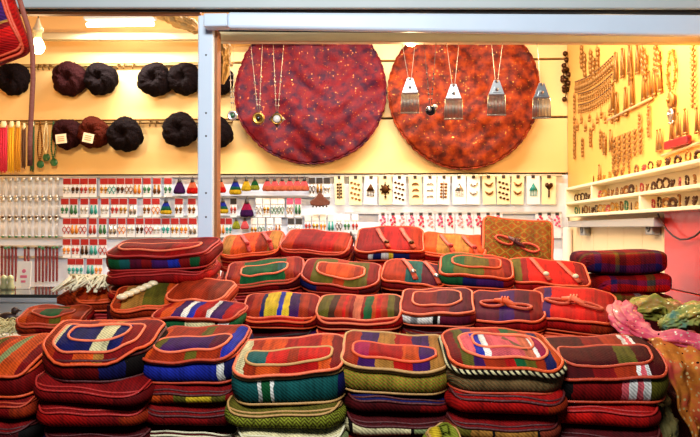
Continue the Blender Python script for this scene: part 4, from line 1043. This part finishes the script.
# third row
add('C', 265, 267, 2.28, 76, .2, 'the green-flap bag', 'bag with long green flap panel and orange piping',
    [S('wine:2 maroon', 'wine:.8 rust green:5 rust wine', 'pocket', 'green:4 teal', pipe='rust', ppipe='salmon', rf=.06), rb_, dk], ['', 'wine and rust bag', 'dark red bag'], seed=21, rot=6)
add('C', 341, 268, 2.26, 76, .2, 'the orange zip-pocket bag', 'bag with bright orange zip pocket and olive flap',
    [S('navy wine:2 maroon', 'wine olive:2 rust olive:2 wine', 'pocket', 'rust orange:3 rust', pipe='rust', ppipe='salmon', rf=.07, lip=.008), dk, dk2], ['', 'dark red bag', 'maroon bag'], seed=22, rot=-3)
add('C', 414, 268, 2.32, 62, .19, 'the rust and teal bag', 'rust bag with a teal stripe and small tied straps',
    [S('wine rust', 'rust:3 teal:2 plum:2 rust', 'straps', pipe='orange', tm=PIPE['rust'], lip=.006), rb_, dk], ['', 'wine and rust bag', 'dark red bag'], seed=23, rot=-5)
add('C', 476, 262, 2.3, 70, .2, 'the olive-green flap bag', 'bag with olive and green flap over a purple and green front',
    [S('green:2 navy purple:2 wine', 'green:1.4 olive:3 rust:2 wine', 'halfpocket', 'green olive:2 rust', pipe='orange', lip=.004), S('wine cream:1.4 sage', 'wine', pipe='dark'), dk], ['', 'wine bag with a cream stripe', 'dark red bag'], seed=24, rot=-7)
add('C', 548, 268, 2.36, 74, .2, 'the red bag with yellow ties', 'red bag with olive corners and two pale tie straps',
    [S('red:2 wine', 'olive wine:.5 brightred:4 wine', 'straps', pipe='orange', tm=PIPE['rust'], tm2=PIPE['cream'], lip=.006), S('red', 'wine', pipe='orange'), dk], ['', 'red bag with orange piping', 'dark red bag'], seed=25, rot=-8)
# back row
add('L', 165, 243, 2.15, 102, .19, 'the big red bag', 'largest red bag with green and violet front stripe by the post',
    [S('wine:.6 green:1.2 teal plum wine purple:1.5 blue wine green:.8 wine', 'wine:3 red wine', 'wide', 'wine:2 red', pipe='red', ppipe='salmon', lip=.004), S('wine:2 red', 'wine', pipe='red'), S('red wine rust olive wine', 'wine', pipe='rust'), dk2], ['', 'wine red bag', 'red bag with rust stripe', 'maroon bag'], seed=31, rot=0, toptilt=4)
add('D', 252, 243, 2.62, 60, .2, 'the tan-orange bag', 'tan-orange bag with a folded red patch right of the post',
    [S('red wine', 'tan orange:2 rust tan', 'straps', pipe='orange', tm=PIPE['red'], tm2=PIPE['red']), rd, dk], ['', 'red bag', 'dark red bag'], seed=32, rot=3)
add('D', 317, 241, 2.62, 66, .2, 'the plain brick-red bag', 'plain brick-red bag with black strap below the white cards',
    [S('red wine:2', 'rust wine:2 red rust', 'plain', pipe='rust', hang=1), rd, dk], ['', 'red bag', 'dark red bag'], seed=33, rot=-5)
add('D', 390, 240, 2.6, 66, .2, 'the red two-strap bag', 'red bag with two dark tie straps and blue-white front stripe',
    [S('wine white:.3 navy:.5 white:.4 yellow:.3 navy wine', 'wine:2 red:2 rust', 'straps', pipe='orange', tm=PIPE['rust'], tm2=JC[3], lip=.004), rd, dk], ['', 'red bag', 'dark red bag'], seed=34, rot=-3, toptilt=4)
add('D', 453, 245, 2.62, 62, .2, 'the thin orange bag', 'thin orange bag with tan strap left of the diamond-patterned one',
    [S('red rust', 'orange tan:2 orange', 'straps', pipe='orange', tm=PIPE['rust'], tm2=PIPE['red']), rd, dk], ['', 'red bag', 'dark red bag'], seed=35, rot=-6)
add('D', 517, 238, 2.62, 66, .22, 'the diamond-patterned bag', 'tan bag with diamond weave and toggle, tilted up at the back',
    [S('wine red', 'tan:.7 olive rust olive', 'toggle', pipe='orange', fmode='diamond', tm=PIPE['rust'], tm2=PIPE['dark'], lip=.004), rd, dk], ['', 'red bag', 'dark red bag'], seed=36, rot=-8, toptilt=30)

# little yellow-green pouch at the very front, on a narrow block between two stacks
q = at(443, 433, 1.49)
bag(q - Vector((0, 0, .03)), (R(6), 0, R(12)), .062, .07, .03, 91, S('lime yellow', 'yellow lime:2', pipe='tan', rf=.015), 'small yellow-green pouch at bottom edge between two front stacks', None, low=True)
o = MB().box((q.x, 1.49, (q.z - .031) / 2), (.06, .05, q.z - .031)).build('display_block', dcloth, smooth=False); tag(o, 'narrow dark block under the yellow-green pouch', 'block')

# bag hanging at the top left corner
sn, cs = math.sin(R(20)), math.cos(R(20))
ax_, ay_, az_ = Vector((cs, 0, sn)), Vector((-sn, 0, cs)), Vector((0, -1, 0))
HW, HD = .23, .2
hb = at(33, 52, 1.5) - ax_ * HW / 2 + ay_ * HD / 2
spec = dict(bm=woven('red:2 wine', 1), fm=woven('red:1.8 brightred:.8 wine:.5 tan:.2 purple:2 plum:.4 tan:.2 navy:1.5 grey:.6 navy:1.8', 1), pipe='rust', rf=.02, style='plain')
hbg = bag(hb, (0, 0, 0), HW, HD, .05, 77, spec, 'striped shoulder bag hanging at top left corner with long strap', None)
hbg.rotation_euler = Matrix((ax_, ay_, az_)).transposed().to_euler()
inv = (Matrix.Translation(hb) @ hbg.rotation_euler.to_matrix().to_4x4()).inverted()
sm = MB(); sm.tube([inv @ at(x, y, 1.47) for x, y in ((14, -20), (22, 8), (29, 30), (32.5, 50), (33, 80), (31.5, 110), (30, 140), (30, 166))], .0058, 8, rz=.0022)
sm.build('strap', mat('brown strap', '#7a3a26', .7, bump=.3, bscale=150), hbg)

# ------------------------------------------------------------------ folded blankets at right
def blanket(cx, cy, Y, wpx, hpx, dep, m_, label, seed):
    c = at(cx, cy, Y); W = wpx * Y / 700; H = hpx * Y / 700; rr = random.Random(seed); ph = [rr.random() * 6 for _ in range(4)]
    b = empty('folded_blanket', c - Vector((0, 0, H / 2)), (0, 0, R(-3))); tag(b, label, 'blanket', 'folded plaid blankets')
    for layer in (0,):
        m = MB(); N = 22; rs = []
        for i in range(31):
            u = -1 + 2 * i / 30; x = u * W / 2
            e = (1 - abs(u) ** 10) * .5 + .5
            hh = H * (.96 + .06 * math.sin(3 * u + ph[0] + layer)); zc = H / 2 + .004 * math.sin(2.2 * u + ph[1])
            sag = .006 * math.cos(2.5 * u + ph[2])
            ring = []
            for k in range(N):
                a = 2 * PI * k / N; ca, sa = math.cos(a), math.sin(a)
                yy = math.copysign(abs(ca) ** .35, ca) * dep / 2 * e; zz = math.copysign(abs(sa) ** .6, sa) * hh / 2 * e
                ring.append((x, yy + .004 * math.sin(5 * u + ph[3]), zc + zz + sag * layer))
            rs.append(ring)
        m.rings(rs, (-W / 2, 0, H / 2), (W / 2, 0, H / 2)); m.build('folded_cloth', m_, b)
        e = MB(); e.tube([(r_[0][0], -dep / 2 * .93 - .001, H * (.47 + .05 * math.sin(i * .5 + ph[3]))) for i, r_ in enumerate(rs[2:-2])], .004, 6); e.build('fold_edge', m_, b)
    return b
blm = [woven('wine:2 plum:2 navy wine:2 olive:.6 maroon', 0, 'plaid'), woven('red olive:.8 brightred:1.6 navy:.6 wine:2', 0, 'plaid'), woven('maroon:2 olive wine grey:.5', 0, 'plaid')]
blanket(617, 261, 2.55, 84, 23, .24, blm[0], 'dark purple-red plaid blanket, topmost folded in the pile at right', 1)
blanket(627, 282, 2.54, 72, 19, .24, blm[1], 'red and olive plaid folded blanket, second in the pile', 2)
blanket(632, 298, 2.53, 66, 14, .24, blm[2], 'dark plaid folded blanket at the bottom of the pile', 3)
q = at(632, 305.5, 2.53)
o = MB().box((q.x, 2.53, q.z / 2), (.26, .26, q.z)).build('display_box', dcloth, smooth=False); bevel(o, .006); tag(o, 'dark cloth-covered box carrying the folded plaid blankets', 'box')

# ------------------------------------------------------------------ scarves at right
pinkq = sequin('pink sequined fabric', '#a02038', '#c84c60', '#dc8074', '#ffd8b8', 105, .28, 16)
orq = sequin('orange sequined fabric', '#8a4410', '#b86a20', '#b83a30', '#ffdc90', 95, .32, 16)
tealq = sequin('olive teal fabric', '#2c6a68', '#7a8440', '#b09848', '#d8d0a0', 110, .25, 14)
olq = sequin('olive gauze', '#5c5a1c', '#8a8430', '#b05848', '#e0d8a0', 110, .25, 14)
def bunch(name, pts, radii, m_, label, seed, lob=7, flat=.6, cat='scarf'):
    rr = random.Random(seed); pts = [Vector(p) for p in pts]; ph = [rr.random() * 6 for _ in range(6)]
    # smooth the path
    def cr(t):
        n = len(pts) - 1; i = min(int(t * n), n - 1); u = t * n - i
        p0, p1, p2, p3 = pts[max(i - 1, 0)], pts[i], pts[i + 1], pts[min(i + 2, n)]
        r = radii[i] * (1 - u) + radii[i + 1] * u
        return .5 * ((2 * p1) + (p2 - p0) * u + (2 * p0 - 5 * p1 + 4 * p2 - p3) * u * u + (3 * p1 - p0 - 3 * p2 + p3) * u ** 3), r
    N, K = 60, 56; rs = []
    for i in range(N):
        t = i / (N - 1); c, r = cr(t); d = (cr(min(1, t + .01))[0] - cr(max(0, t - .01))[0]).normalized()
        a = d.cross(Vector((0, 0, 1))).normalized(); b_ = a.cross(d).normalized()
        ring = []
        for k in range(K):
            q = 2 * PI * k / K
            w_ = 1 + .26 * math.sin(lob * q + ph[0] + t * 5) * (.6 + .4 * math.sin(3 * t * PI + ph[1])) + .12 * math.sin((lob * 2 + 1) * q + ph[2] - t * 9) + .1 * math.sin(t * 22 + 2 * q + ph[3]) + .07 * math.sin(17 * q + t * 31 + ph[4]) + .06 * math.sin(t * 47 + 5 * q + ph[5])
            end = 1 if .03 < t < .97 else .75
            ring.append(c + (a * math.cos(q) + b_ * math.sin(q) * flat) * r * w_ * end)
        rs.append(ring[::-1])
    m = MB(); m.rings(rs, pts[0], pts[-1])
    o = m.build(name, m_); tag(o, label, cat, 'scarves heaped at right')
    return o
bunch('scarf', [at(634, 312, 1.97), at(652, 308, 1.99), at(674, 314, 1.98), at(700, 316, 1.95), at(725, 316, 1.9)], [.035, .05, .055, .055, .05], olq, 'olive gauzy scarf heaped in front of the blankets', 2, 6)
bunch('scarf', [at(662, 326, 1.84), at(676, 322, 1.85), at(692, 316, 1.85), at(715, 312, 1.84)], [.02, .035, .042, .04], tealq, 'teal and olive scarf lying on top of the heap', 3, 6)
bunch('scarf', [at(622, 304, 1.9), at(624, 316, 1.84), at(636, 330, 1.78), at(655, 341, 1.73), at(680, 344, 1.70), at(716, 352, 1.68)], [.022, .036, .036, .036, .042, .045], pinkq, 'pink sequined scarf twisted over the edge beside the red bags', 4, 6)
# hanging orange sequined cloth
TL, TR, BR, BL = at(656, 342, 1.66), at(740, 350, 1.62), at(760, 470, 1.60), at(708, 462, 1.60)
def sheet(u, v):
    a = TL.lerp(TR, u); b_ = BL.lerp(BR, u)
    lx = at(656 + 50 * (v ** 1.6), 342 + 120 * v, 1.64)
    p = lx.lerp(at(755, 350 + 120 * v, 1.62), u)
    f = .016 * math.sin(u * 16 + v * 3) * (.3 + v) + .006 * math.sin(u * 37 + 5 * v) + .010 * math.sin(v * 6 + u * 3)
    top = .05 * max(0, .18 - v) / .18
    return p + Vector((.004 * math.sin(v * 20), -f * .9 - .02 * math.sin(min(1, v * 5) * PI / 2) + top, .004 * math.sin(u * 20)))
o = MB().grid(sheet, 60, 60).build('sequined_cloth', orq); solid(o, .004, 0)
tag(o, 'orange-gold sequined cloth hanging over the table edge at right', 'cloth')
# table under the scarves, olive sack below
o = MB().box((.88, 1.88, .57), (.33, .50, 1.14)).build('side_table', dcloth, smooth=False); bevel(o, .008); tag(o, 'dark cloth-covered side table under the scarves', 'table')
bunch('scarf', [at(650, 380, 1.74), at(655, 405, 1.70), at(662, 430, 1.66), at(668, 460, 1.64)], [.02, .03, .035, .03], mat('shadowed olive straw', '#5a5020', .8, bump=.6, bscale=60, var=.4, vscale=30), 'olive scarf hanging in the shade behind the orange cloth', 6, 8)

# ------------------------------------------------------------------ display case, straw, fringe at left
dc = empty('display_case', (-1.75, 3.0, 0)); tag(dc, 'white display case with glass top at left below the beads', 'display case')
zt_ = CAM.z - .275
def dcp(name, c, d, m_, bv=.004):
    o = MB().box(c, d).build(name, m_, dc, smooth=False); o.matrix_parent_inverse = Matrix.Translation(-dc.location)
    if bv: bevel(o, bv)
    return o
dcp('cabinet', (-1.75, 3.0, (zt_ - .03) / 2), (1.3, .36, zt_ - .03), mat('white cabinet', '#f4f8f4', .4))
dcp('glass_top', (-1.75, 3.0, zt_ - .005), (1.32, .38, .014), mat('smoked glass', '#3a3e3c', .05, coat=.5), .002)
dcp('edge_strip', (-1.75, 2.815, zt_ - .022), (1.32, .012, .02), alu_white)
q = at(23, 286, 3.05)
sc_ = MB().box((0, 0, .062), (.062, .004, .124)).build('sign_card', c_wh, loc=(q.x, 3.05, zt_ + .003), rot=(R(-8), 0, R(4)), smooth=False); tag(sc_, 'white upright card with pink print standing on the display case', 'card')
g = MB(); g.box((0, -.003, .055), (.03, .001, .012)); g.box((0, -.003, .033), (.02, .001, .01)); g.ball((0, -.003, .08), .009, (1, .1, 1)); g.build('print', mat('pink print', '#e07090', .6), sc_, smooth=False)
for i, (x, lab) in enumerate(((4, 'pale green stone figurine at left edge of display case'), (10.5, 'pale stone figurine with round head next to the upright card'))):
    q = at(x, 286, 3.02); f_ = MB(); f_.lathe([(.0005, 0), (.016, 0), (.018, .012), (.011, .03), (.014, .045), (.012, .058), (.0005, .066)], 14)
    o = f_.build('figurine', mat('pale jade', '#b0b88c' if i == 0 else '#d8c8a0', .3), loc=(q.x, 3.02, zt_ + .003)); tag(o, lab, 'figurine', 'figurines on the display case')
# straw
q = at(8, 330, 2.1)
s = MB(); rr = random.Random(4)
for i in range(420):
    x, y = rr.gauss(0, .05), rr.gauss(0, .05); a = rr.random() * 6.28; L = rr.uniform(.02, .045); z = .02 + .035 * math.exp(-(x * x + y * y) / .004) * rr.random()
    s.tube([(x, y, max(.003, z)), (x + math.cos(a) * L * .5, y + math.sin(a) * L * .5, z + rr.uniform(0, .012)), (x + math.cos(a) * L, y + math.sin(a) * L, max(.003, z + rr.uniform(-.015, .012)))], .0014, 4)
P0, n_, tl = ROWS['H']; zz = P0.z + (q.y - P0.y) * math.tan(R(tl))
s.cur = 0
o = s.build('straw', mat('dry straw', '#cdbf86', .7), loc=(q.x - .02, q.y, q.z - .02)); tag(o, 'pale dry straw tuft at the left edge', 'straw', kind='stuff')
bx_ = MB().box((-1.21, q.y, (q.z - .03 + 1.0) / 2), (.29, .26, q.z - .03 - 1.0)).build('display_box', mat('white cardboard', '#d8dcd4', .6), smooth=False); bevel(bx_, .005); tag(bx_, 'white box under the straw at left edge', 'box')
q = at(10, 317, 2.2); f_ = MB(); f_.ball((0, 0, .012), .024, (1.4, .8, .7), 12, 8); f_.ball((.022, 0, .034), .012); f_.prism([(.03, .04), (.044, .033), (.03, .03)], -.003, .003)
o = f_.build('bird_figure', mat('dark carved wood', '#2a1410', .5), loc=(q.x, 2.19, q.z - .012)); tag(o, 'small dark carved bird sitting in the straw', 'figurine')
# cream fringe
c = at(96, 284, 2.2)
fr = empty('fringed_pouch', c); fr.scale = (1.3, 1.2, 1.1); tag(fr, 'rust pouch with spread cream cord fringe left of the big bag', 'pouch')
m = MB(); N = 28
m.rings([[(math.cos(2 * PI * i / N) * r * .11, math.sin(2 * PI * i / N) * r * .05 + .03, z + .03 * (math.cos(2 * PI * i / N) * r)) for i in range(N)] for r, z in ((.7, -.05), (1, -.03), (1, -.012), (.75, .002), (.3, .006))], (0, .03, -.05), (0, .03, .006)); m.build('pouch', woven('rust orange:2 tan', 0), fr)
m = MB(); rr = random.Random(9)
for i in range(70):
    u = i / 69; x0 = -.075 + .13 * rr.random(); a = R(-150 + 130 * rr.random()); L = rr.uniform(.05, .1)
    z0 = .008 + .012 * rr.random()
    m.tube([(x0, .02, z0 + .006), (x0 + .4 * L * math.cos(a) + .02, .02 + .4 * L * math.sin(a), z0 + .006), (x0 + L * math.cos(a) + .04 * u, .02 + L * math.sin(a), z0 - .018 - .012 * rr.random())], .0026, 5)
m.build('fringe', mat('cream cord', '#e8dcb4', .7), fr)

# crumpled clear-beige plastic hung behind the post and above the hats
pls = mat('beige plastic sheet', '#a88850', .7, var=.15, vscale=20)
for pts, rad, lab in (([at(150, 12, 3.2), at(168, 16, 3.2), at(184, 22, 3.18), at(198, 29, 3.15)], [.02, .035, .045, .03], 'crumpled beige plastic sheet tied under the ceiling left of post'),
                      ([at(220, 42, 2.9), at(223, 54, 2.9), at(224, 68, 2.9), at(222, 84, 2.9)], [.05, .045, .03, .012], 'crumpled beige plastic sheet hanging right behind the post')):
    o = bunch('plastic_sheet', pts, rad, pls, lab, len(lab), 6, .7, 'plastic sheet'); o['group'] = 'crumpled plastic sheets'

# ------------------------------------------------------------------ view
vs = scene.view_settings
vs.view_transform = 'Standard'; vs.look = 'None'; vs.gamma = 1; vs.use_curve_mapping = False; vs.exposure = 0.0
